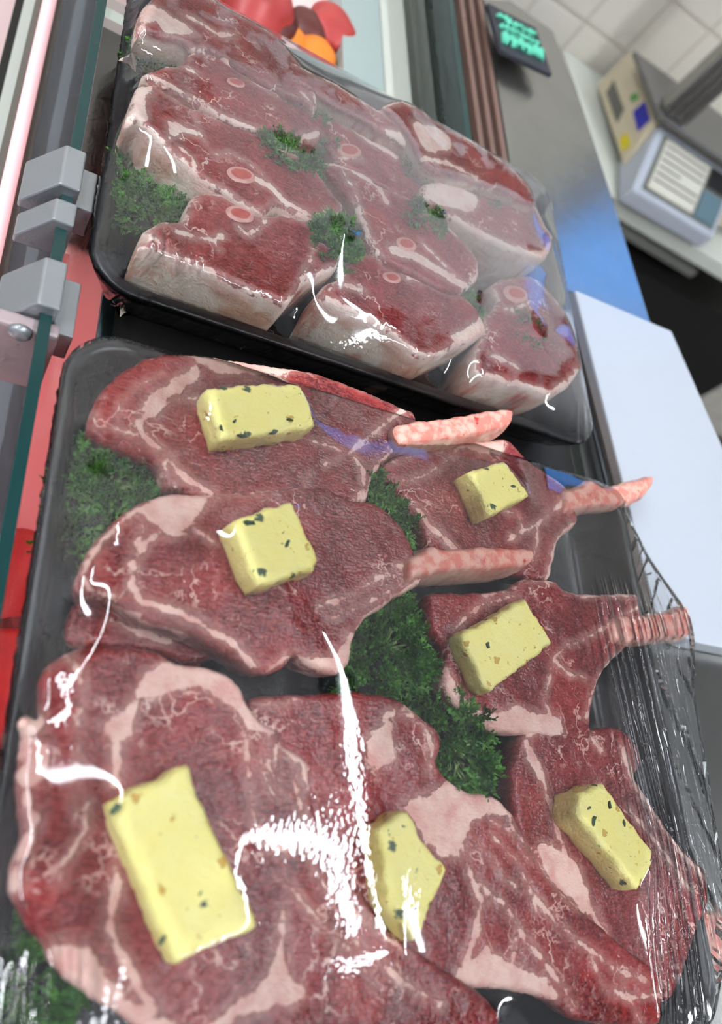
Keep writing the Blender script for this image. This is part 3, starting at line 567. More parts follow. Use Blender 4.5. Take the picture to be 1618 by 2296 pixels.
# ---- far tray
FB = 0.0485
far_chops = [
 ('thick lamb chop at the left front corner of the far tray, pale fat side', 'E',
  [(300, 1480), (390, 1425), (330, 1400), (430, 1335), (560, 1320), (600, 1260), (610, 1200), (660, 1160), (750, 1160), (850, 1200), (1000, 1290), (1050, 1300), (1180, 1290), (1350, 1360), (1380, 1440), (1450, 1480), (1525, 1540), (1500, 1620), (1350, 1680), (1280, 1730), (1200, 1835), (1130, 1815), (950, 1750), (740, 1650), (560, 1580), (450, 1515)],
  0.018, [('l', 'E', [(390, 1430), (450, 1505), (560, 1565), (740, 1640), (950, 1745), (1190, 1828), (1280, 1725), (1370, 1665), (1500, 1600), (1525, 1540)], 26),
          ('l', 'E', [(540, 1410), (640, 1430), (760, 1450), (800, 1410)], 30), ('l', 'E', [(760, 1450), (785, 1510)], 9), ('l', 'E', [(900, 1370), (960, 1420), (1020, 1380), (1080, 1310), (1180, 1295)], 14),
          ('l', 'E', [(1320, 1600), (1280, 1710)], 14), ('l', 'E', [(430, 1330), (560, 1320)], 10), ('l', 'E', [(1370, 1430), (1330, 1600)], 4)],
  [], [('E', (915, 1290), 85, 46, 18)]),
 ('long lamb chop behind the left front corner chop, with large marrow ring', 'E',
  [(300, 510), (390, 505), (480, 560), (600, 635), (700, 680), (830, 720), (1000, 785), (1060, 810), (1130, 875), (1300, 950), (1400, 1050), (1480, 1170), (1545, 1250), (1480, 1305), (1360, 1330), (1240, 1290), (1140, 1230), (1050, 1285), (950, 1240), (870, 1190), (800, 1150), (700, 1090), (640, 1040), (560, 960), (480, 890), (400, 830), (330, 745), (240, 705), (262, 600)],
  0.0205, [('p', 'E', [(300, 500), (400, 500), (380, 560), (340, 600), (350, 730), (240, 715), (262, 600)]), ('l', 'E', [(390, 512), (600, 640), (830, 722), (1050, 808), (1150, 888), (1310, 960), (1400, 1058), (1540, 1250)], 20),
           ('l', 'E', [(1080, 1130), (1200, 1230), (1360, 1315), (1470, 1290)], 30), ('p', 'E', [(480, 730), (560, 755), (645, 790), (655, 820), (560, 805), (480, 840)]),
           ('l', 'E', [(640, 680), (660, 790), (700, 860)], 6), ('l', 'E', [(760, 930), (850, 930), (940, 970), (1020, 1030), (1100, 1120)], 10), ('l', 'E', [(1000, 1080), (1080, 1120), (1160, 1200)], 44),
           ('l', 'E', [(330, 750), (450, 860), (560, 970), (640, 1040)], 34), ('p', 'E', [(560, 590), (640, 640), (720, 690), (640, 660)]), ('l', 'E', [(640, 1000), (620, 950), (560, 900)], 20)],
  [], [('E', (920, 1052), 90, 46, 18)]),
 ('lamb chop third from the front at the far tray left side, bony ridge', 'E',
  [(330, 440), (450, 390), (560, 380), (590, 330), (650, 290), (750, 320), (820, 370), (900, 420), (1000, 480), (1150, 560), (1180, 600), (1270, 640), (1380, 720), (1415, 790), (1380, 870), (1290, 850), (1200, 800), (1000, 790), (830, 730), (700, 650), (560, 570), (420, 490)],
  0.0225, [('l', 'E', [(820, 340), (920, 410), (1010, 490), (1150, 560)], 56), ('l', 'E', [(330, 440), (420, 480), (560, 550), (760, 680), (900, 740), (1040, 790)], 26), ('l', 'E', [(1280, 845), (1390, 800)], 36),
           ('l', 'E', [(600, 340), (660, 300), (720, 320)], 16), ('l', 'E', [(450, 400), (560, 400), (640, 440)], 8)],
  [('p', 'E', [(650, 550), (800, 570), (950, 620), (860, 650), (720, 620)])], [('E', (850, 345), 66, 34, 22), ('E', (890, 495), 60, 26, 20)]),
 ('lamb chop at the far tray back left with white rim curving right', 'E',
  [(310, 60), (370, -10), (460, -70), (700, -60), (800, 25), (950, 100), (1100, 190), (1230, 320), (1335, 460), (1385, 600), (1370, 670), (1290, 610), (1170, 560), (1000, 470), (900, 400), (820, 350), (740, 310), (640, 300), (560, 240), (440, 210), (340, 170), (290, 190)],
  0.0245, [('l', 'E', [(640, -50), (800, 25), (950, 105), (1110, 205), (1235, 330), (1335, 470), (1380, 640)], 20), ('p', 'E', [(340, 20), (450, 60), (560, 130), (640, 190), (560, 215), (440, 190), (400, 130), (290, 195), (310, 80)]),
           ('l', 'E', [(560, 80), (680, 140), (780, 200), (870, 210)], 22), ('l', 'E', [(1290, 560), (1370, 660)], 22), ('l', 'E', [(560, 240), (620, 290), (700, 300)], 14)],
  [('p', 'E', [(690, 20), (770, 40), (770, 90), (710, 90)]), ('p', 'E', [(1190, 400), (1300, 430), (1330, 520), (1320, 580), (1240, 490)])], []),
 ('thick lamb chop at the middle front of the far tray with red streaked fat side', 'G',
  [(40, 1180), (70, 1120), (150, 1080), (180, 1000), (240, 960), (330, 965), (380, 1030), (500, 1070), (620, 1120), (700, 1170), (780, 1180), (860, 1260), (910, 1360), (850, 1410), (760, 1440), (700, 1480), (610, 1505), (540, 1490), (480, 1430), (400, 1370), (300, 1320), (200, 1270), (110, 1225)],
  0.018, [('l', 'G', [(60, 1185), (200, 1262), (300, 1310), (400, 1365), (490, 1440), (560, 1490), (640, 1490), (720, 1450), (900, 1365)], 34), ('l', 'G', [(170, 1130), (270, 1160)], 26), ('p', 'G', [(720, 1400), (800, 1350), (880, 1290), (910, 1360), (850, 1410), (760, 1440)]),
          ('l', 'G', [(150, 1085), (110, 1130), (70, 1180)], 10), ('l', 'G', [(450, 1080), (560, 1110), (640, 1150)], 14), ('l', 'G', [(330, 970), (400, 1040)], 16)],
  [], [('G', (415, 1088), 46, 28, 15)]),
 ('lamb chop in the middle of the far tray striped with dark lean patches', 'G',
  [(55, 500), (80, 485), (120, 490), (280, 545), (340, 610), (480, 660), (560, 730), (700, 820), (800, 910), (860, 1000), (870, 1080), (830, 1135), (760, 1165), (650, 1140), (540, 1080), (420, 1020), (330, 965), (285, 900), (240, 770), (200, 680), (110, 580)],
  0.0205, [('l', 'G', [(70, 490), (200, 530), (330, 610), (380, 700)], 30), ('l', 'G', [(240, 730), (290, 880), (345, 965)], 24), ('l', 'G', [(420, 950), (520, 970), (600, 1020), (720, 1090), (800, 1140)], 60),
           ('l', 'G', [(700, 825), (800, 915), (862, 1010), (850, 1090), (800, 1140)], 24), ('l', 'G', [(340, 610), (480, 665), (580, 740), (690, 820)], 16), ('l', 'G', [(130, 500), (220, 640), (250, 740)], 14), ('l', 'G', [(560, 900), (660, 1000), (740, 1080)], 12)],
  [('p', 'G', [(250, 720), (350, 740), (400, 830), (330, 850), (280, 800)]), ('p', 'G', [(560, 910), (680, 980), (790, 1110), (700, 1060), (600, 980)])], [('G', (490, 915), 52, 32, 20)]),
 ('lamb chop at the right front corner of the far tray behind misted film', 'G',
  [(850, 1560), (845, 1490), (865, 1430), (900, 1360), (890, 1290), (940, 1250), (960, 1190), (930, 1130), (1000, 1090), (1130, 1080), (1210, 1130), (1300, 1250), (1360, 1380), (1398, 1550), (1335, 1650), (1230, 1695), (1100, 1655), (1000, 1635), (940, 1620), (870, 1592)],
  0.015, [('l', 'G', [(850, 1590), (1000, 1625), (1110, 1650), (1230, 1690), (1330, 1640), (1392, 1560)], 34), ('l', 'G', [(1130, 1085), (1300, 1250), (1360, 1400), (1395, 1540)], 16), ('l', 'G', [(930, 1500), (1000, 1520), (1060, 1560)], 30), ('l', 'G', [(960, 1240), (1040, 1260), (1120, 1220)], 16)],
  [], [('G', (1060, 1172), 62, 38, 20)]),
 ('bony lamb chop at the far tray back middle with a dark knuckle end', 'G',
  [(0, 180), (60, 150), (150, 190), (300, 250), (400, 320), (540, 390), (575, 520), (600, 620), (540, 670), (420, 650), (280, 570), (150, 500), (90, 420), (30, 330)],
  0.018, [('l', 'G', [(40, 180), (180, 280), (300, 360), (420, 440)], 90), ('l', 'G', [(130, 470), (250, 480)], 10)],
  [], [('G', (195, 430), 62, 36, 15)]),
 ('greyish lamb chop along the back rim of the far tray under tight film', 'G',
  [(-120, -40), (0, 20), (130, 80), (300, 190), (420, 250), (520, 330), (560, 400), (480, 400), (400, 350), (240, 260), (120, 200), (0, 120), (-100, 60)],
  0.026, [('l', 'G', [(-100, -20), (130, 95), (300, 205), (420, 265)], 16), ('p', 'G', [(380, 330), (460, 340), (540, 400), (480, 400)])],
  [('p', 'G', [(80, 80), (200, 150), (270, 210), (180, 180)])], []),
 ('lower lamb chop on the right of the far tray with broad white fat edge', 'G',
  [(560, 640), (620, 580), (760, 560), (900, 600), (1050, 640), (1160, 720), (1210, 820), (1252, 890), (1225, 975), (1150, 985), (1000, 930), (880, 870), (740, 790), (640, 730)],
  0.022, [('p', 'G', [(600, 590), (740, 600), (850, 680), (830, 750), (700, 730), (590, 670)]), ('l', 'G', [(740, 785), (880, 865), (1000, 925), (1150, 975), (1225, 950), (1248, 890)], 40), ('l', 'G', [(1150, 720), (1205, 830), (1250, 890)], 18)],
  [], []),
 ('topmost lamb chop at the back right of the far tray, piled highest', 'G',
  [(375, 195), (450, 165), (540, 200), (640, 275), (780, 350), (900, 420), (1000, 490), (1110, 590), (1165, 700), (1120, 700), (1000, 640), (880, 600), (760, 560), (640, 540), (570, 480), (520, 380), (440, 260)],
  0.0300, [('l', 'G', [(380, 195), (450, 172), (540, 205), (640, 280), (780, 358), (900, 428), (1000, 498), (1105, 595), (1160, 690)], 20), ('p', 'G', [(520, 290), (620, 310), (700, 350), (720, 420), (600, 440), (550, 370)]), ('l', 'G', [(570, 470), (700, 500), (850, 570)], 26)],
  [('p', 'G', [(780, 390), (900, 470), (1050, 580), (1110, 660), (1000, 610), (880, 520)])], []),
]
for i, (lb, c, ol, z0, fats, reds, rings) in enumerate(far_chops):
    sf = 0.006 if i in (0, 4, 6, 9, 1) else None
    chop(lb, c, ol, z0, fats, reds, th=z0 + 0.027 if z0 < 0.024 else 0.02, r=0.0025, sp=0.0015, mat=M_far, rings=rings, tray='far', side_fat=sf, seed=20 + i, name='lamb_chop', bulge=0.002, taper=0.005)

# ------------------------------------------------------------------ butter
BUT = [
 ('wide butter slab with dark herb flecks on the rear rib chop', 'A', [(745, 345), (950, 325), (1160, 322), (1195, 400), (1230, 510), (1100, 540), (950, 560), (800, 568), (765, 460)], 0.0185, 0.013),
 ('squarish butter pat on the middle left chop where the glare starts', 'A', [(850, 950), (900, 925), (1030, 880), (1120, 862), (1180, 980), (1238, 1120), (1225, 1165), (1100, 1200), (975, 1238), (905, 1090)], 0.024, 0.0135),
 ('small butter block on the right rear chop', 'B', [(500, 308), (580, 285), (660, 268), (715, 340), (768, 415), (690, 455), (590, 500), (545, 400)], 0.014, 0.0135),
 ('tilted butter slab on the right hand chop by the creased film', 'B', [(465, 1035), (600, 960), (745, 872), (800, 960), (868, 1068), (730, 1180), (600, 1282), (560, 1260), (510, 1150)], 0.013, 0.0105),
 ('longest butter slab, on the largest chop at the left front', 'C', [(500, 812), (680, 720), (850, 640), (905, 790), (1050, 1100), (1165, 1370), (980, 1450), (800, 1538), (700, 1330), (600, 1090)], 0.0215, 0.0115),
 ('pointed butter block beside the long glare at the front centre', 'D', [(262, 640), (330, 575), (385, 560), (440, 680), (532, 795), (480, 930), (408, 1085), (350, 1010), (300, 920)], 0.0185, 0.013),
 ('six-sided butter block on the right front chop', 'D', [(1058, 490), (1155, 452), (1215, 550), (1346, 715), (1345, 780), (1290, 868), (1190, 750), (1085, 632), (1045, 580)], 0.0165, 0.0155),
]
for i, (lb, c, ol, z0, th) in enumerate(BUT):
    pl = Plane(c, ol, z0, 0.10 if i == 4 else 0.0)
    P = pl.pts(c, ol)
    r = empty('butter_pat', (pl.o[0], pl.o[1], z0 - th), lb, 'butter', 'herb butter pats on the near tray')
    slab('butter_block', M_butter, pl, c, ol, th, 0.0014, 0.0012, r, amp=0.0005, bulge=0.0004, film='near', seed=40 + i, jit=0.00045, smooth_step=0.0012, cw=0.25)

# flecks of herb on the butter, real little leaf scraps
def fleck(parent_i, c, x, y, s, ang):
    lb, cc, ol, z0, th = BUT[parent_i]; par = [o for o in bpy.data.objects if o.get('label') == lb][0]
    pl = Plane(cc, ol, z0); ox, oy = px(c, [(x, y)])[0]; h = pl.hit(ox, oy)
    n = 9; V = []
    for k in range(n):
        a = 2 * math.pi * k / n; rr = s * random.uniform(0.45, 1.0)
        u, w = rr * math.cos(a) * 1.6, rr * math.sin(a) * 0.7
        V.append((h[0] + u * math.cos(ang) - w * math.sin(ang), h[1] + u * math.sin(ang) + w * math.cos(ang), h[2] + 0.0004))
    m = len(V); V += [(a, b, z - 0.0008) for a, b, z in V]
    Fc = [tuple(range(m)), tuple(range(m, 2 * m))[::-1]] + [(i, (i + 1) % m, m + (i + 1) % m, m + i) for i in range(m)]
    mk('herb_fleck', V, Fc, M_fleck, par, smooth=False)
M_fleck = simple('herb_fleck', (40, 62, 40), 0.5)
for t_ in [(0, 'A', 812, 345, .0014, 0), (0, 'A', 895, 560, .0016, .3), (0, 'A', 1040, 545, .0017, .6), (0, 'A', 1110, 488, .0012, 0), (0, 'A', 860, 495, .001, 1), (0, 'A', 800, 525, .001, 2),
           (1, 'A', 930, 955, .0020, .2), (1, 'A', 1100, 1050, .0014, 1.2), (2, 'B', 690, 378, .0014, 0), (3, 'B', 580, 1080, .0015, 1.5), (4, 'C', 520, 840, .0016, 1), (4, 'C', 735, 1430, .0014, 1),
           (6, 'D', 1110, 600, .0020, 1), (6, 'D', 1175, 540, .0014, 1.4), (6, 'D', 1230, 610, .0018, 1.5), (6, 'D', 1090, 550, .001, .5), (5, 'D', 405, 945, .0011, 0)]:
    fleck(*t_)

# ------------------------------------------------------------------ parsley
def parsley(label, c, cx, cy, rx, ry, z, n, size, h=0.012, seed=0, tray='near', rot=0.0):
    rnd = random.Random(seed); ox, oy = px(c, [(cx, cy)])[0]; o = un(ox, oy, z); s_ = CR[c][2]
    k = np.linalg.norm(o - CAM) / F / s_
    RX, RY = rx * k, ry * k * 1.25
    zb = z - h
    root = empty('parsley_sprig', (o[0], o[1], zb), label, 'parsley')
    V, Fc = [], []
    SV, SF = [], []
    def blade(p, d, nrm, L, w):
        side = d.cross(nrm).normalized(); b = len(V)
        tip = p + d * L + nrm * L * rnd.uniform(-.25, .15)
        mid = p + d * L * 0.55
        V.extend([tuple(p), tuple(mid + side * w + nrm * w * .5), tuple(tip), tuple(mid - side * w + nrm * w * .5), tuple(mid)])
        Fc.extend([(b, b + 1, b + 4), (b + 1, b + 2, b + 4), (b + 4, b + 2, b + 3), (b, b + 4, b + 3)])
        return mid, tip
    def frond(p, d, nrm, L, lev):
        w = L * (0.16 if lev < 2 else 0.30)
        mid, tip = blade(p, d, nrm, L, w)
        if lev >= 2: return
        for a, f0, sc in ((-1.0, .45, .62), (1.0, .45, .62), (-.62, .75, .58), (.62, .75, .58), (0, 1.0, .5)):
            q = p + d * L * f0
            nn = (nrm + Vector([rnd.uniform(-.6, .6) for _ in range(3)])).normalized()
            dd = (Matrix.Rotation(a + rnd.uniform(-.2, .2), 3, nrm) @ d + nrm * rnd.uniform(-.3, .6)).normalized()
            frond(q, dd, nn, L * sc, lev + 1)
    base = Vector((o[0], o[1], zb))
    for i in range(n):
        a = rnd.uniform(0, 6.283); rr = math.sqrt(rnd.random())
        u, v_ = RX * rr * math.cos(a), RY * rr * math.sin(a)
        x = u * math.cos(rot) - v_ * math.sin(rot); y = u * math.sin(rot) + v_ * math.cos(rot)
        x = max(x, (FAR if tray == 'far' else NEAR)[0] + .0095 - o[0])
        top = z - h * 0.75 * rr ** 2 - rnd.uniform(0, h * 0.5)
        p = Vector((o[0] + x, o[1] + y, top - size * 0.62))
        out = Vector((x, y, 0)); out = out.normalized() if out.length > 1e-6 else Vector((1, 0, 0))
        d = (out * rnd.uniform(.2, 1.0) + Vector((rnd.uniform(-.7, .7), rnd.uniform(-.7, .7), rnd.uniform(.1, .9)))).normalized()
        nrm = d.cross(Vector((rnd.uniform(-1, 1), rnd.uniform(-1, 1), rnd.uniform(-.2, .2)))).normalized()
        if nrm.z < 0: nrm = -nrm
        frond(p, d, nrm, size * rnd.uniform(.75, 1.15), 0)
        if i % 4 == 0:
            pv, pf = tube_vf([base + Vector((x * .2, y * .2, .001)), base + Vector((x * .6, y * .6, h * .4)), p], [.0008, .0006, .0004], 6)
            b = len(SV); SV.extend(pv); SF.extend([tuple(q + b for q in f_) for f_ in pf])
    mk('leaves', V, Fc, M_leaf, root, smooth=False)
    mk('stem', SV, SF, M_stem, root)
    P = np.array([(o[0] + RX * .75 * math.cos(t) * math.cos(rot) - RY * .75 * math.sin(t) * math.sin(rot), o[1] + RX * .75 * math.cos(t) * math.sin(rot) + RY * .75 * math.sin(t) * math.cos(rot)) for t in np.linspace(0, 6.283, 24)[:-1]])
    q = Plane('P', [(809, 1148)], 0); q.o = np.array([o[0], o[1], z + size * .38]); q.gx = q.gy = 0
    OBST[tray].append((P, q, 0.006))
    return root
parsley('bright curly parsley at the left wall of the near tray beside the rear chop', 'A', 330, 720, 200, 110, 0.004, 75, .0075, .014, 1)
parsley('parsley under a white glare at the left wall of the near tray', 'A', 180, 920, 110, 110, -0.004, 40, .007, .012, 2)
parsley('parsley between the rear left and right rear chops in the near tray', 'B', 185, 490, 110, 190, 0.008, 85, .0075, .016, 3, rot=.5)
parsley('biggest curly parsley bunch in the middle of the near tray', 'B', 205, 1060, 215, 230, 0.010, 170, .0078, .018, 4, rot=0)
parsley('curly parsley between the front centre and right front chops', 'D', 640, 310, 130, 150, 0.009, 80, .0085, .016, 5)
parsley('dark parsley at the bottom left corner of the near tray under creased film', 'C', 150, 1660, 170, 170, -0.010, 70, .008, .012, 6)
FP = [('parsley at the back left corner of the far tray', 'E', 430, 270, 140, 80, .012, 60),
      ('upper parsley along the left wall of the far tray', 'E', 300, 900, 110, 150, .006, 55),
      ('lower parsley along the far tray left wall, above the front chop', 'E', 430, 1190, 220, 130, .008, 90),
      ('parsley lying on the edge of the long marrow-ring lamb chop', 'E', 1230, 880, 190, 80, .026, 60),
      ('parsley behind the rounded end of the third lamb chop', 'E', 1420, 740, 90, 120, .022, 40),
      ('round dark parsley tuft between the two front lamb chops', 'G', 150, 845, 125, 105, .026, 75),
      ('small parsley piece beside the right end of the middle front lamb chop', 'G', 850, 1200, 70, 75, .020, 30),
      ('misted parsley beneath the topmost lamb chop', 'G', 600, 490, 80, 60, .026, 30),
      ('misted parsley on the striped lamb chop edge', 'G', 620, 755, 110, 60, .026, 40),
      ('faint parsley on the lower right lamb chop', 'G', 900, 630, 110, 45, .026, 30),
      ('misted parsley on the right front lamb chop', 'G', 1160, 1340, 100, 100, .019, 40)]
for i, (lb, c, x, y, rx, ry, z, n) in enumerate(FP):
    parsley(lb, c, x, y, rx, ry, z, n, .0065, .010, 30 + i, 'far')

# taut folds of the film: centre line (picture position, height) and fold radius
def crease(pts, rc):
    P = np.array([un(x, y, z) for x, y, z in pts])
    S = []
    for i in range(len(P) - 1):
        for k in range(6): 
            t = k / 6; p0, p1, p2, p3 = P[max(i - 1, 0)], P[i], P[i + 1], P[min(i + 2, len(P) - 1)]
            S.append(0.5 * ((2 * p1) + (-p0 + p2) * t + (2 * p0 - 5 * p1 + 4 * p2 - p3) * t * t + (-p0 + 3 * p1 - 3 * p2 + p3) * t ** 3))
    S.append(P[-1]); return np.array(S), rc
def wide(pts, rc, hw, sl):
    return crease(pts, rc) + (hw, sl)
CREASE = {'near': [
    wide([(640, 1290, .0246), (668, 1360, .0248), (722, 1460, .0262), (762, 1570, .0268), (792, 1700, .0266), (815, 1830, .0256), (845, 1960, .0240), (870, 2080, .0214), (895, 2185, .0180)], .25, .0075, .09),
    crease([(268, 1165, .0125), (264, 1260, .0125), (250, 1350, .0135), (225, 1430, .0135), (185, 1500, .013), (165, 1570, .0128), (148, 1680, .0128), (132, 1770, .0125)], .003),
    crease([(1192, 1720, .0085), (1185, 1660, .010), (1210, 1645, .0115), (1245, 1690, .0135), (1285, 1770, .0155), (1322, 1832, .0172)], .003),
    crease([(1163, 1730, .011), (1178, 1830, .0115), (1220, 1950, .0105)], .005),
    crease([(518, 1960, .0235), (526, 1905, .0235), (560, 1886, .0232), (600, 1910, .022), (625, 1960, .0195), (628, 2030, .0165)], .003),
    crease([(195, 1800, .0145), (225, 1782, .016), (262, 1790, .0185)], .003),
    crease([(140, 1215, .002), (165, 1165, .003), (230, 1130, .006)], .006)], 'far': []}
# ------------------------------------------------------------------ cling film (stretched membrane over the food)
def film(label, hull, key, mat, hb, wrinkle, mist, floor_z=-0.029, inset=0.016, name='cling_film'):
    lo, hi = hull.min(0) - 0.004, hull.max(0) + 0.004
    Z = None
    for h_, its in ((0.004, 500), (0.002, 400), (0.001, 220)):
        xs = np.arange(lo[0], hi[0] + h_, h_); ys = np.arange(lo[1], hi[1] + h_, h_)
        X, Y = np.meshgrid(xs, ys, indexing='ij'); Q = np.column_stack([X.ravel(), Y.ravel()])
        ob = np.full(len(Q), floor_z)
        for P, pl, r in OBST[key]:
            bb0, bb1 = P.min(0), P.max(0)
            m = (Q[:, 0] >= bb0[0]) & (Q[:, 0] <= bb1[0]) & (Q[:, 1] >= bb0[1]) & (Q[:, 1] <= bb1[1])
            if not m.any(): continue
            q = Q[m]; d = sdf(q, P[::3] if len(P) > 60 else P); e = np.clip(d / r, 0, 1)
            z = np.where(d > 0, pl.z(q[:, 0], q[:, 1]) - r * (1 - np.sqrt(1 - (1 - e) ** 2)), floor_z)
            ob[m] = np.maximum(ob[m], z)
        for CP, rc, *ex in CREASE[key]:
            bb0, bb1 = CP[:, :2].min(0) - .012, CP[:, :2].max(0) + .012
            m = np.all((Q >= bb0) & (Q <= bb1), axis=1); q = Q[m]; best = np.full(len(q), floor_z)
            for si, (a, b) in enumerate(zip(CP[:-1], CP[1:])):
                ab = b[:2] - a[:2]; tt = np.clip(((q - a[:2]) @ ab) / (ab @ ab), 0, 1)
                dd = np.linalg.norm(q - (a[:2] + tt[:, None] * ab), axis=1); zz = a[2] + (b[2] - a[2]) * tt - dd ** 2 / (2 * rc)
                lim = .0035
                if ex:
                    T = ab / np.linalg.norm(ab); nn_ = (q - a[:2]) @ np.array([T[1], -T[0]])
                    lim = .0012 + ex[0] * math.sin(math.pi * min(1, (si + .5) / len(CP))) ** .8
                    zz = zz - ex[1] * nn_
                best = np.maximum(best, np.where(dd < lim, zz, floor_z))
            ob[m] = np.maximum(ob[m], best)
        ob = ob.reshape(X.shape) + 0.0009
        ins = inside(Q, hull).reshape(X.shape)
        B = hb(Q).reshape(X.shape)
        if Z is None: Zn = np.where(ins, np.maximum(B, ob), B)
        else:
            fi = np.clip((X - xo[0]) / ho, 0, Z.shape[0] - 1.001); fj = np.clip((Y - yo[0]) / ho, 0, Z.shape[1] - 1.001)
            i0, j0 = fi.astype(int), fj.astype(int); a, b = fi - i0, fj - j0
            Zn = Z[i0, j0] * (1 - a) * (1 - b) + Z[i0 + 1, j0] * a * (1 - b) + Z[i0, j0 + 1] * (1 - a) * b + Z[i0 + 1, j0 + 1] * a * b
            Zn = np.where(ins, np.maximum(Zn, ob), B)
        I, J = np.meshgrid(range(X.shape[0]), range(X.shape[1]), indexing='ij'); par = (I + J) % 2
        inner = ins.copy(); inner[0, :] = inner[-1, :] = False; inner[:, 0] = inner[:, -1] = False
        for it in range(its):
            for pz in (0, 1):
                N = (np.roll(Zn, 1, 0) + np.roll(Zn, -1, 0) + np.roll(Zn, 1, 1) + np.roll(Zn, -1, 1)) / 4
                U = Zn + 1.6 * (N - Zn); U = np.maximum(U, ob)
                m = inner & (par == pz); Zn = np.where(m, U, Zn)
        Z = Zn; xo, yo, ho = xs, ys, h_; OB = ob
    # a little stiffness: blur lightly
    for _ in range(6):
        N = (np.roll(Z, 1, 0) + np.roll(Z, -1, 0) + np.roll(Z, 1, 1) + np.roll(Z, -1, 1)) / 4
        Z = np.where(inner, np.maximum(0.5 * Z + 0.5 * N, OB - 0.0002), Z)
    def samp(A, q):
        fi = np.clip((q[:, 0] - xo[0]) / ho, 0, A.shape[0] - 1.001); fj = np.clip((q[:, 1] - yo[0]) / ho, 0, A.shape[1] - 1.001)
        i0, j0 = fi.astype(int), fj.astype(int); a, b = fi - i0, fj - j0
        return A[i0, j0] * (1 - a) * (1 - b) + A[i0 + 1, j0] * a * (1 - b) + A[i0, j0 + 1] * (1 - a) * b + A[i0 + 1, j0 + 1] * a * b
    O = []
    for a, b in zip(hull, np.roll(hull, -1, 0)):
        kk = max(1, int(np.linalg.norm(b - a) / 0.002))
        for j in range(kk): O.append(a + (b - a) * j / kk)
    O = np.array(O)
    if 0.5 * np.sum(O[:, 0] * np.roll(O[:, 1], -1) - np.roll(O[:, 0], -1) * O[:, 1]) < 0: O = O[::-1]
    v2, fc, n = mesh2d(O, 0.0016)
    z = samp(Z, v2); z[:n] = hb(O)
    gap = np.maximum(z - samp(OB, v2), 0)
    V = [np.column_stack([v2, z])]; faces = list(fc); ring = list(range(n)); nv = len(v2)
    nr = np.roll(O, -1, 0) - np.roll(O, 1, 0); nr = np.stack([nr[:, 1], -nr[:, 0]], 1); nr /= np.linalg.norm(nr, axis=1)[:, None] + 1e-12
    Rg = [(-.0008, -.0025), (.002, -.008), (.007, -.019), (inset, -.0325)]
    for k, (ins_, dz) in enumerate(Rg):
        P = O - nr * ins_; f_ = (k + 1) / len(Rg)
        zz = hb(O) * (1 - f_) + dz
        P = P + nr * (wob(O, 1500, k) * 0.0004)[:, None]
        V.append(np.column_stack([P, zz])); cur = [nv + k * n + i for i in range(n)]
        for i in range(n): faces.append((ring[i], cur[i], cur[(i + 1) % n], ring[(i + 1) % n]))
        ring = cur
    V = np.vstack(V); gap = np.concatenate([gap, np.full(len(V) - nv, 0.0)])
    wr = wrinkle(V)
    # lift real creases
    return tag(mk(name, V, faces, mat, attrs={'gap': gap, 'wrinkle': wr, 'mist': mist(V) * (V[:, 2] > -0.0002)}, loc=(0, 0, 0)), label, 'cling film')
def hull2(P):
    P = sorted(map(tuple, P))
    def half(P):
        h = []
        for p in P:
            while len(h) > 1 and (h[-1][0] - h[-2][0]) * (p[1] - h[-2][1]) - (h[-1][1] - h[-2][1]) * (p[0] - h[-2][0]) <= 0: h.pop()
            h.append(p)
        return h
    a = half(P); b = half(P[::-1]); return np.array(a[:-1] + b[:-1])
b3 = un(1400, 1105, 0.0045)[:2]; b4 = un(1547, 1395, 0.0065)[:2]; b7 = un(1622, 2060, -0.003)[:2]
nr_ = rrect(NEAR[0] - .0006, NEAR[1] - .0006, NEAR[2] + .0006, NEAR[3] + .0006, 0.0225, 8)
tips = [tuple(b4 + np.array([.001, .003])), tuple(b4 + np.array([.0015, -.012])), tuple(b7)]
HN = hull2(list(map(tuple, nr_)) + tips)
def hbn(Q):
    z = np.full(len(Q), 0.0008)
    z = np.maximum(z, 0.0065 * np.exp(-(np.linalg.norm(Q - b4, axis=1) / .03) ** 2)); return z
def wrn(V):
    x, y = V[:, 0], V[:, 1]
    m = np.clip((x - 0.285) / .03, 0, 1) * np.clip((0.125 - y) / .03, 0, 1)
    m = np.maximum(m, 0.3 * np.clip((0.07 - x) / .02, 0, 1) * np.clip((-0.02 - y) / .02, 0, 1))
    m = np.maximum(m, (V[:, 2] < -0.001) * 0.8)
    return m
film('clear cling film stretched over the near tray, creased along its right side', HN, 'near', M_film_near, hbn, wrn, lambda V: np.full(len(V), 1.0))
HF = rrect(FAR[0] - .0006, FAR[1] - .0006, FAR[2] + .0006, FAR[3] + .0006, 0.0205, 8)
def hbf(Q): return np.full(len(Q), 0.0008)
def wrf(V):
    x, y = V[:, 0], V[:, 1]
    m = np.exp(-((x - .062) / .012) ** 2) * np.clip((0.232 - y) / .01, 0, 1)
    m = np.maximum(m, np.exp(-((x - .312) / .01) ** 2) * np.clip((0.235 - y) / .01, 0, 1))
    return np.maximum(m, (V[:, 2] < -0.001) * 0.8)
film('misted cling film stretched over the far tray of lamb chops', HF, 'far', M_film_far, hbf, wrf, lambda V: np.clip(0.15 + (V[:, 0] - 0.08) * 3.5 + (V[:, 1] - .25) * 3.5, 0.12, 1.0) * np.clip((V[:, 1] - .205) / .03, 0.1, 1))

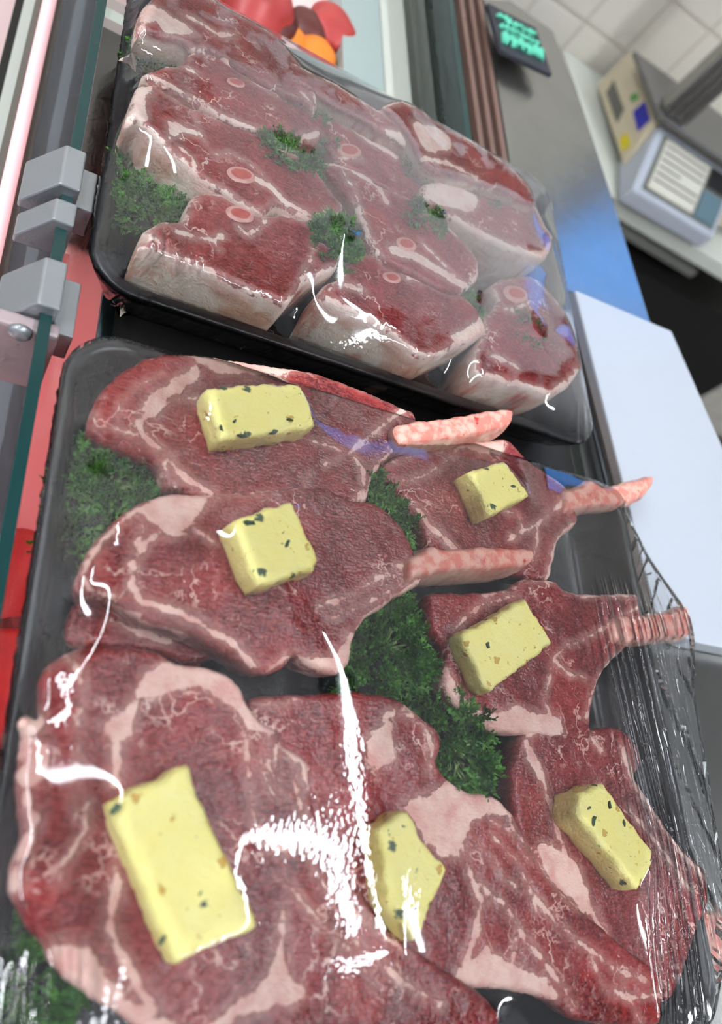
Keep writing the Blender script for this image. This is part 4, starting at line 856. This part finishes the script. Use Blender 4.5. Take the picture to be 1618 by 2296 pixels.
# ------------------------------------------------------------------ display case
tag(box('wall_left', (-2.3, -2.2, -1.0), (-2.2, TW, 1.8), simple('painted_wall_left', (214, 212, 216), 0.7)), kind='structure')
v = box('glass_shelf', (0.027, -0.30, -0.0395), (0.352, 0.43, -0.0335), M_glass)
tag(v, 'clear glass shelf of the display case beneath both trays', 'glass shelf')
GX = 0.0215
pane = empty('front_glass_panel', (GX, 0.2, -0.30), 'tall front glass panel of the display case with green edge on the left', 'glass panel')
box('glass_sheet', (GX - .0022, -0.5, -0.30), (GX + .0022, 1.1, -0.0012), glass_mat('front_glass', (0.86, 0.92, 0.92, 1), 1.5), pane)
box('glass_edge', (GX - .0022, -0.5, -0.0012), (GX + .0022, 1.1, 0.0), M_gedge, pane)
DZ = -0.16
tag(prism('gap_darkening_sheet', [(0.052, -0.1), (0.348, -0.1), (0.335, 0.43), (0.052, 0.43)], -0.0335, -0.0322, M_dark), 'added black sheet darkening the gap between the two trays', 'mat')  # dark sheet added to keep the gap between the trays black
tag(box('case_deck', (-0.12, -0.5, DZ - .02), (0.36, 1.2, DZ), M_pinkdeck), 'pale pink-lit floor of the display case below the trays', 'display deck')
# clamps on the glass
def clamp_profile(y0, y1, xo, zt, zb, mat, name, parent, slot=False):
    pr = [(GX + .004, zt), (GX - .004, zt), (xo, zb + .004), (xo, zb), (GX + .004, zb)]
    fr = [(x, y0, z) for x, z in pr]; bk = [(x, y1, z) for x, z in pr]
    return solid(name, fr, bk, mat, parent, 0.0008)
cl = empty('glass_clamp', (GX, 0.27, -0.02), 'silver aluminium clamp with screw gripping the front glass edge on the left', 'clamp')
ya = un(148, 327, 0.004)[1]; yb = un(131, 414, 0.004)[1]; yc = un(130, 440, .004)[1]; yd = un(125, 500, .004)[1]; ye = un(95, 575, .004)[1]; yf = un(72, 680, .004)[1]
clamp_profile(yb, ya, GX - .017, 0.005, -0.016, M_alu, 'upper_jaw', cl)
clamp_profile(yd + .002, yc, GX - .016, 0.0035, -0.017, M_alu, 'hinge_barrel', cl)
clamp_profile(yf, ye, GX - .017, 0.005, -0.018, M_alu, 'lower_jaw', cl)
for y0, y1 in ((yb, ya), (yf - .004, ye)):
    box('inner_jaw', (GX + .0035, y0, -0.02), (GX + .011, y1, -0.004), M_alu, cl, 0.0006)
box('end_cap', (GX - .019, yf - .007, -0.044), (GX + .006, yf - .0005, -0.003), M_capal, cl, 0.0015)
sc_ = unY(45, 745, yf - .0075)
V, Fc = tube_vf([(sc_[0], yf - .0068, sc_[2]), (sc_[0], yf - .0085, sc_[2]), (sc_[0], yf - .0098, sc_[2])], [.0044, .0042, .0022], 24)
mk('screw_head', V, Fc, M_alu, cl)
# pink tube added in place of a pink reflection in the glass
pt = empty('pink_tube', (0.0, 0.4, -0.12), 'added pink glowing tube standing in for a reflection in the left glass', 'display lamp')
M_pinktube = simple('pink_tube_glow', (255, 190, 195), emit=(255, 205, 210), es=0.6)
xt = un(70, 190, -0.10)[0]
V, Fc = tube_vf([(xt, -0.4, -0.10), (xt, 1.1, -0.10)], .004, 12); mk('tube', V, Fc, M_pinktube, pt)
box('lamp_bracket', (xt - .008, -0.4, -0.118), (xt + .008, 1.1, -0.106), M_grey, pt)
pl2 = empty('pink_tube', (0.18, 0.15, -0.05), 'pink fluorescent tube under the glass shelf lighting the case deck', 'display lamp')
for xx in (0.062,):
    V, Fc = tube_vf([(xx, -0.3, -0.052), (xx, 0.40, -0.052)], .006, 12); mk('tube', V, Fc, simple('pink_tube_bright', (255, 190, 195), emit=(255, 132, 138), es=16.0 * PINK_POWER), pl2)
box('reflector', (0.047, -0.3, -0.045), (0.077, 0.40, -0.041), M_white, pl2)
# black seal, then pale and lavender strips standing in for glass reflections
for (xa, xb, mat, nm, lb) in ((35, 55, M_dark, 'black_seal_strip', 'black rubber strip at the far left of the display case'),
                              (55, 108, M_bench, 'pale_reflection_strip', 'added pale grey strip standing in for a reflection in the front glass'),
                              (132, 205, M_white, 'lavender_reflection_strip', 'added lavender strip standing in for room light reflected in the front glass')):
    A, B = un(xa, 0, -0.13)[0], un(xb, 0, -0.13)[0]
    tag(box(nm, (A, -0.4, -0.15), (B, 1.15, -0.13), mat), lb, 'trim strip')
# lumps of meat in the case
def lump(label, x, y, z, sx, sy, sz, mat, seed):
    bm = bmesh.new(); bmesh.ops.create_icosphere(bm, subdivisions=4, radius=1)
    V = np.array([v.co[:] for v in bm.verts]); Fc = [tuple(v.index for v in f.verts) for f in bm.faces]; bm.free()
    rr = 1 + 0.10 * wob(V[:, :2], 2.3, seed) + 0.06 * wob(V[:, 1:], 4.1, seed + 2)
    V = V * rr[:, None] * np.array([sx, sy, sz]); V[:, 2] = np.maximum(V[:, 2], -sz * .8)
    V += np.array([x, y, z + sz * .8]); return tag(mk('display_meat', V, Fc, mat), label, 'meat')
M_orange = simple('marinated_meat', (232, 130, 40), 0.4, bump=0.5, bscale=150, var=0.3)
M_brown = simple('dark_meat', (92, 40, 36), 0.4, bump=0.5, bscale=150, var=0.4)
for i, (lb, X, Y, s, mt) in enumerate([
    ('red meat in the case below the left rim, nearest the glass', 8, 1600, .032, M_redmeat), ('red meat in the case left of the near tray, below the green edge', 42, 1290, .022, M_redmeat),
    ('dark brown meat beside the glass at the lower left', 25, 1400, .018, M_brown)]):
    o = un(X, Y, DZ + .02); lump(lb, o[0], o[1], DZ, s, s * 1.3, s * .6, mt, i)
pa_, pb_ = un(500, 0, -0.08)[0], un(763, 0, -0.065)[0]
tag(box('meat_pan', (pa_, .45, DZ + .0005), (pb_, 1.15, -0.08), M_pinkdeck, bev=.003), 'raised pale pan of meat in the case behind the far tray', 'pan')
for i, (lb, X, Y, s_, mt) in enumerate([
    ('red meat at the top edge behind the far tray, furthest left', 565, 20, .030, M_redmeat), ('dark meat between red pieces at the top behind the far tray', 610, 45, .020, M_brown),
    ('pink red meat beside the pale bar behind the far tray', 742, 70, .022, M_redmeat), ('orange marinated meat at the back rim of the far tray', 712, 122, .017, M_orange),
    ('grey dark meat just above the orange piece', 690, 60, .017, M_brown), ('small orange red piece left of the orange meat', 655, 80, .014, M_orange)]):
    o = un(X, Y, -0.07); lump(lb, o[0], o[1], -0.08, s_, s_ * 1.1, s_ * .6, mt, 20 + i)
# pale and grey bars and rails on the right of the case
def strip(name, p_l0, p_r0, yA, yB, z0, z1, mat, label, cat):
    """long bar along the case whose left/right sides pass the two picture columns at picture row 0"""
    a = un(p_l0, 0, z1)[0]; b = un(p_r0, 0, z1)[0]
    return tag(box(name, (a, yA, z0), (b, yB, z1), mat, bev=0.001), label, cat)
strip('case_bar', 765, 850, .40, 1.2, DZ, -0.06, M_teal, 'pale grey bar in the case behind the far tray', 'divider')
strip('case_bar', 850, 905, .40, 1.2, DZ, -0.065, M_bench, 'greenish grey bar next to the pale one', 'divider')
strip('case_bar', 905, 1000, .40, 1.2, DZ, -0.07, M_grey, 'grey case panel beside the rear green glass edge', 'divider')
rg = empty('rear_glass_panel', (0.27, 0.2, -0.10), 'rear sliding glass panel with green edge beside the brown tinted rail', 'glass panel')
xg = un(1015, 30, -0.01)[0]
box('glass_sheet', (xg - .0025, 0.43, -0.15), (xg + .0025, 1.1, -0.0112), M_glass, rg)
box('glass_edge', (xg - .0025, 0.43, -0.0112), (xg + .0025, 1.1, -0.01), M_gedge, rg)
rails = empty('sliding_rail', (0.34, 0.2, -0.05), 'sliding door rail with brown reflections put into its colour, by the steel counter', 'rail')
xa = max(xg + .006, 0.30); XR0, XR1 = un(1030, 0, -0.03)[0], un(1092, 0, -0.03)[0]
for k in range(6):
    a = XR0 + (XR1 - XR0) * k / 6; b = XR0 + (XR1 - XR0) * (k + 1) / 6
    box('rail_rib', (a, -0.3 if a > 0.345 else 0.43, -0.05), (b - .0012, 1.15, -0.03 - .004 * (k % 2)), M_browned if k % 2 == 0 else M_steelg, rails)
# steel counter
ZC = -0.034
q = [un(1092, 0, ZC)[:2], un(1145, 0, ZC)[:2], un(1240, 69, ZC)[:2], un(1290, 190, ZC)[:2], un(1375, 450, ZC)[:2], un(1455, 712, ZC)[:2]]
q += [(q[-1][0] + .09, q[-1][1] - .35), (q[-1][0] + .14, -0.5), (XR1 + .001, -0.5), (XR1 + .001, q[0][1])]
tag(prism('steel_counter', q[1:], ZC - .03, ZC, M_steel, bev=0.0015), 'grey stainless steel counter running beside the display case', 'counter')
# white board with serrated cutter strip
bd = empty('film_dispenser', (0.42, 0.30, ZC), 'white flat board with serrated metal cutter strip lying on the steel counter', 'film dispenser')
ZB = ZC + .014
bq = [un(1290, 650, ZB)[:2], un(1505, 742, ZB)[:2], un(1625, 1015, ZB)[:2], un(1760, 1480, ZB)[:2], un(1549, 1438, ZB)[:2], un(1470, 1370, ZB)[:2]]
prism('board', bq, ZC + .0005, ZB, M_white, bd, 0.001)
A = np.array(un(1281, 655, ZB)[:2]); B = np.array(un(1462, 1370, ZB)[:2]); dv = (B - A) / np.linalg.norm(B - A); nn = np.array([dv[1], -dv[0]])
if nn[0] > 0: nn = -nn
n = int(np.linalg.norm(B - A) / .0022); P1 = []
for i in range(n):
    P1 += [A + dv * i * .0022 , A + dv * (i + .5) * .0022 - nn * .0016]
P1.append(B); poly = [tuple(p) for p in P1] + [tuple(B + nn * .007), tuple(A + nn * .007)]
prism('cutter_strip', poly, ZB - .002, ZB + .0008, M_steelg, bd)
# chalkboard sign
sg = empty('chalk_sign', (0.36, 0.6, ZC), 'small black sign with mint green handwriting on the steel counter', 'sign')
sq = [un(*p, ZC + .014) for p in ((1093, 5), (1202, 62), (1238, 168), (1122, 112))]
sqb = [p - np.array([0, 0, .004]) for p in sq]
solid('sign_board', [tuple(p) for p in sq], [tuple(p) for p in sqb], simple('blackboard', (44, 44, 54), 0.5), sg, 0.0008)
M_chalk = simple('mint_chalk', (96, 200, 168), 0.8)
def bil(u, v): return sq[0] * (1 - u) * (1 - v) + sq[1] * u * (1 - v) + sq[2] * u * v + sq[3] * (1 - u) * v
rs = random.Random(3)
for row, (v0, amp_) in enumerate(((.24, .07), (.42, .05), (.68, .12))):
    path = []
    for k in range(26):
        u = .12 + .76 * k / 25
        path.append(tuple(bil(u, v0 + amp_ * math.sin(k * 1.9 + row) + .03 * rs.uniform(-1, 1)) + np.array([0, 0, .0006])))
    V, Fc = tube_vf(path, .0022 if row < 2 else .0036, 6); mk('handwriting', V, Fc, M_chalk, sg)

# ------------------------------------------------------------------ bench and scale
ZW = -0.27
bn = empty('work_bench', (0.9, 0.95, -1.0), 'pale topped work bench carrying the weighing scale by the tiled wall', 'bench')
w0 = un(1283, 190, ZW); w1 = un(1372, 438, ZW); w2 = un(1618, 585, ZW)
prism('bench_top', [(w0[0], TW - .004), (w1[0], w1[1]), (w2[0] + .5, w2[1] - .02), (w2[0] + .5, TW - .004)], ZW - .03, ZW, M_bench, bn, 0.003)
s0 = un(1396, 508, ZW - .12); s1 = un(1566, 612, ZW - .12)
prism('lower_shelf', [(s0[0], s0[1] + .3), (s0[0], s0[1]), (s1[0], s1[1]), (s1[0], s1[1] + .3)], ZW - .14, ZW - .12, M_bench, bn, 0.004)
box('cabinet', (w1[0] + .05, w1[1] + .08, -1.0), (w2[0] + .5, TW - .01, ZW - .15), M_dark, bn)
scl = empty('weighing_scale', (0.9, 0.95, ZW), 'cream weighing scale with keypad panel and grey platter on the bench', 'scale')
XS = un(1400, 372, ZW + .022)[0]
sf_ = unX(1395, 372, XS); sb = unX(1335, 190, XS); tb = unX(1413, 112, XS); tf = unX(1474, 262, XS)
pr = [sf_, sb, tb, tf]
Wd = 0.30
solid('scale_body', [tuple(p) for p in pr], [tuple(p + np.array([Wd, 0, 0])) for p in pr], M_cream, scl, 0.004)
# sloped keypad panel in front of the body
ztp = tf[2]
k0 = un(1480, 275, ztp - .004); k1 = un(1418, 424, ZW + .035)
pa = [k0, np.array([k0[0] + .26, k0[1], k0[2]]), np.array([k1[0] + .26, k1[1], k1[2]]), k1]
k2 = un(1598, 528, ZW + .035)
pa = [k0, k0 + np.array([k2[0] - k1[0], 0, 0]), np.array([k2[0], k1[1], k1[2]]), k1]
solid('keypad_housing', [tuple(p) for p in pa], [(p[0], p[1] + .0, ZW + .006) for p in pa], M_white, scl, 0.004)
def pat(u, v, up): return pa[0] * (1 - u) * (1 - v) + pa[1] * u * (1 - v) + pa[2] * u * v + pa[3] * (1 - u) * v + np.array([0, 0, up])
def patch(name, u0, v0, u1, v1, mat, up=.002):
    fr = [tuple(pat(u, v, up)) for u, v in ((u0, v0), (u1, v0), (u1, v1), (u0, v1))]; bk = [(a, b, c - .0035) for a, b, c in fr]
    return solid(name, fr, bk, mat, scl)
patch('keypad_frame', .08, .12, .95, .93, M_grey, .001)
patch('keypad', .12, .17, .66, .88, simple('keypad_sheet', (206, 204, 190), 0.5), .003)
for r_ in range(6): patch('key_row', .14, .24 + r_ * .1, .64 if r_ != 3 else .4, .255 + r_ * .1, M_steelg, .0045)
patch('display_window', .69, .14, .93, .42, M_dark, .003)
patch('screen', .69, .48, .93, .9, simple('scale_screen', (96, 120, 130), 0.2), .003)
# platter
zp = ztp + .012
q0 = un(1422, 112, zp); q1 = un(1482, 262, zp)
tag(prism('scale_platter', [(q0[0], q0[1]), (q1[0], q1[1]), (q1[0] + .34, q1[1]), (q0[0] + .34, q0[1])], zp - .008, zp, simple('platter_steel', (120, 118, 116), 0.35, metal=0.6), scl, 0.002))
# stickers on the side of the body
def side_patch(name, pts, mat, lb=None):
    P = [unX(x, y, XS) for x, y in px('L', pts)]
    o = solid(name, [(p[0] - .0012, p[1], p[2]) for p in P], [(p[0] + .001, p[1], p[2]) for p in P], mat, scl)
    if lb: o['label'] = lb
side_patch('sticker', [(840, 960), (940, 870), (985, 1030), (880, 1130)], simple('blue_sticker', (36, 38, 160), 0.5), 'deep blue sticker')
side_patch('sticker', [(725, 1190), (790, 1140), (815, 1250), (745, 1300)], simple('yellow_sticker', (214, 196, 30), 0.5), 'yellow sticker')
side_patch('sticker', [(810, 830), (870, 790), (890, 840), (830, 880)], simple('green_sticker', (90, 150, 80), 0.5), 'green sticker')
side_patch('side_window', [(610, 800), (670, 690), (760, 940), (700, 1060)], M_grey, 'grey panel on the side of the scale')
# column behind the platter
c0 = unY(1500, 235, 1.02); c1 = unY(1555, 262, 1.02)
col = tag(box('steel_column', (c0[0], 1.02, zp + .001), (c0[0] + .055, 1.045, 0.4), M_steel, bev=0.002), 'upright stainless steel column rising behind the scale platter', 'column')
for k in range(3):
    box('rib', (c0[0] + .008 + k * .016, 1.0185, zp + .002), (c0[0] + .013 + k * .016, 1.021, 0.4), M_steelg, col).location = (0, 0, 0) if False else (0, 0, 0)

ms = empty('blue_glow_panel', (1.45, TW - .03, .4), 'added blue glow panel on the tiled wall, reflected in the steel counter', 'screen')  # unseen glowing panel, added for the blue reflection on the steel counter
box('glow_panel_frame', (1.00, TW - .04, 0.40), (1.62, TW - .001, 0.69), M_dark, ms, .004)
box('glow_panel_face', (1.02, TW - .043, 0.42), (1.60, TW - .0405, 0.67), simple('blue_panel_glow', (60, 150, 250), emit=(58, 158, 255), es=2.0), ms)
wl = box('wall_right', (4.2, -2.2, -1.0), (4.3, TW, 1.8), simple('painted_wall', (180, 182, 184), 0.7)); tag(wl, kind='structure')
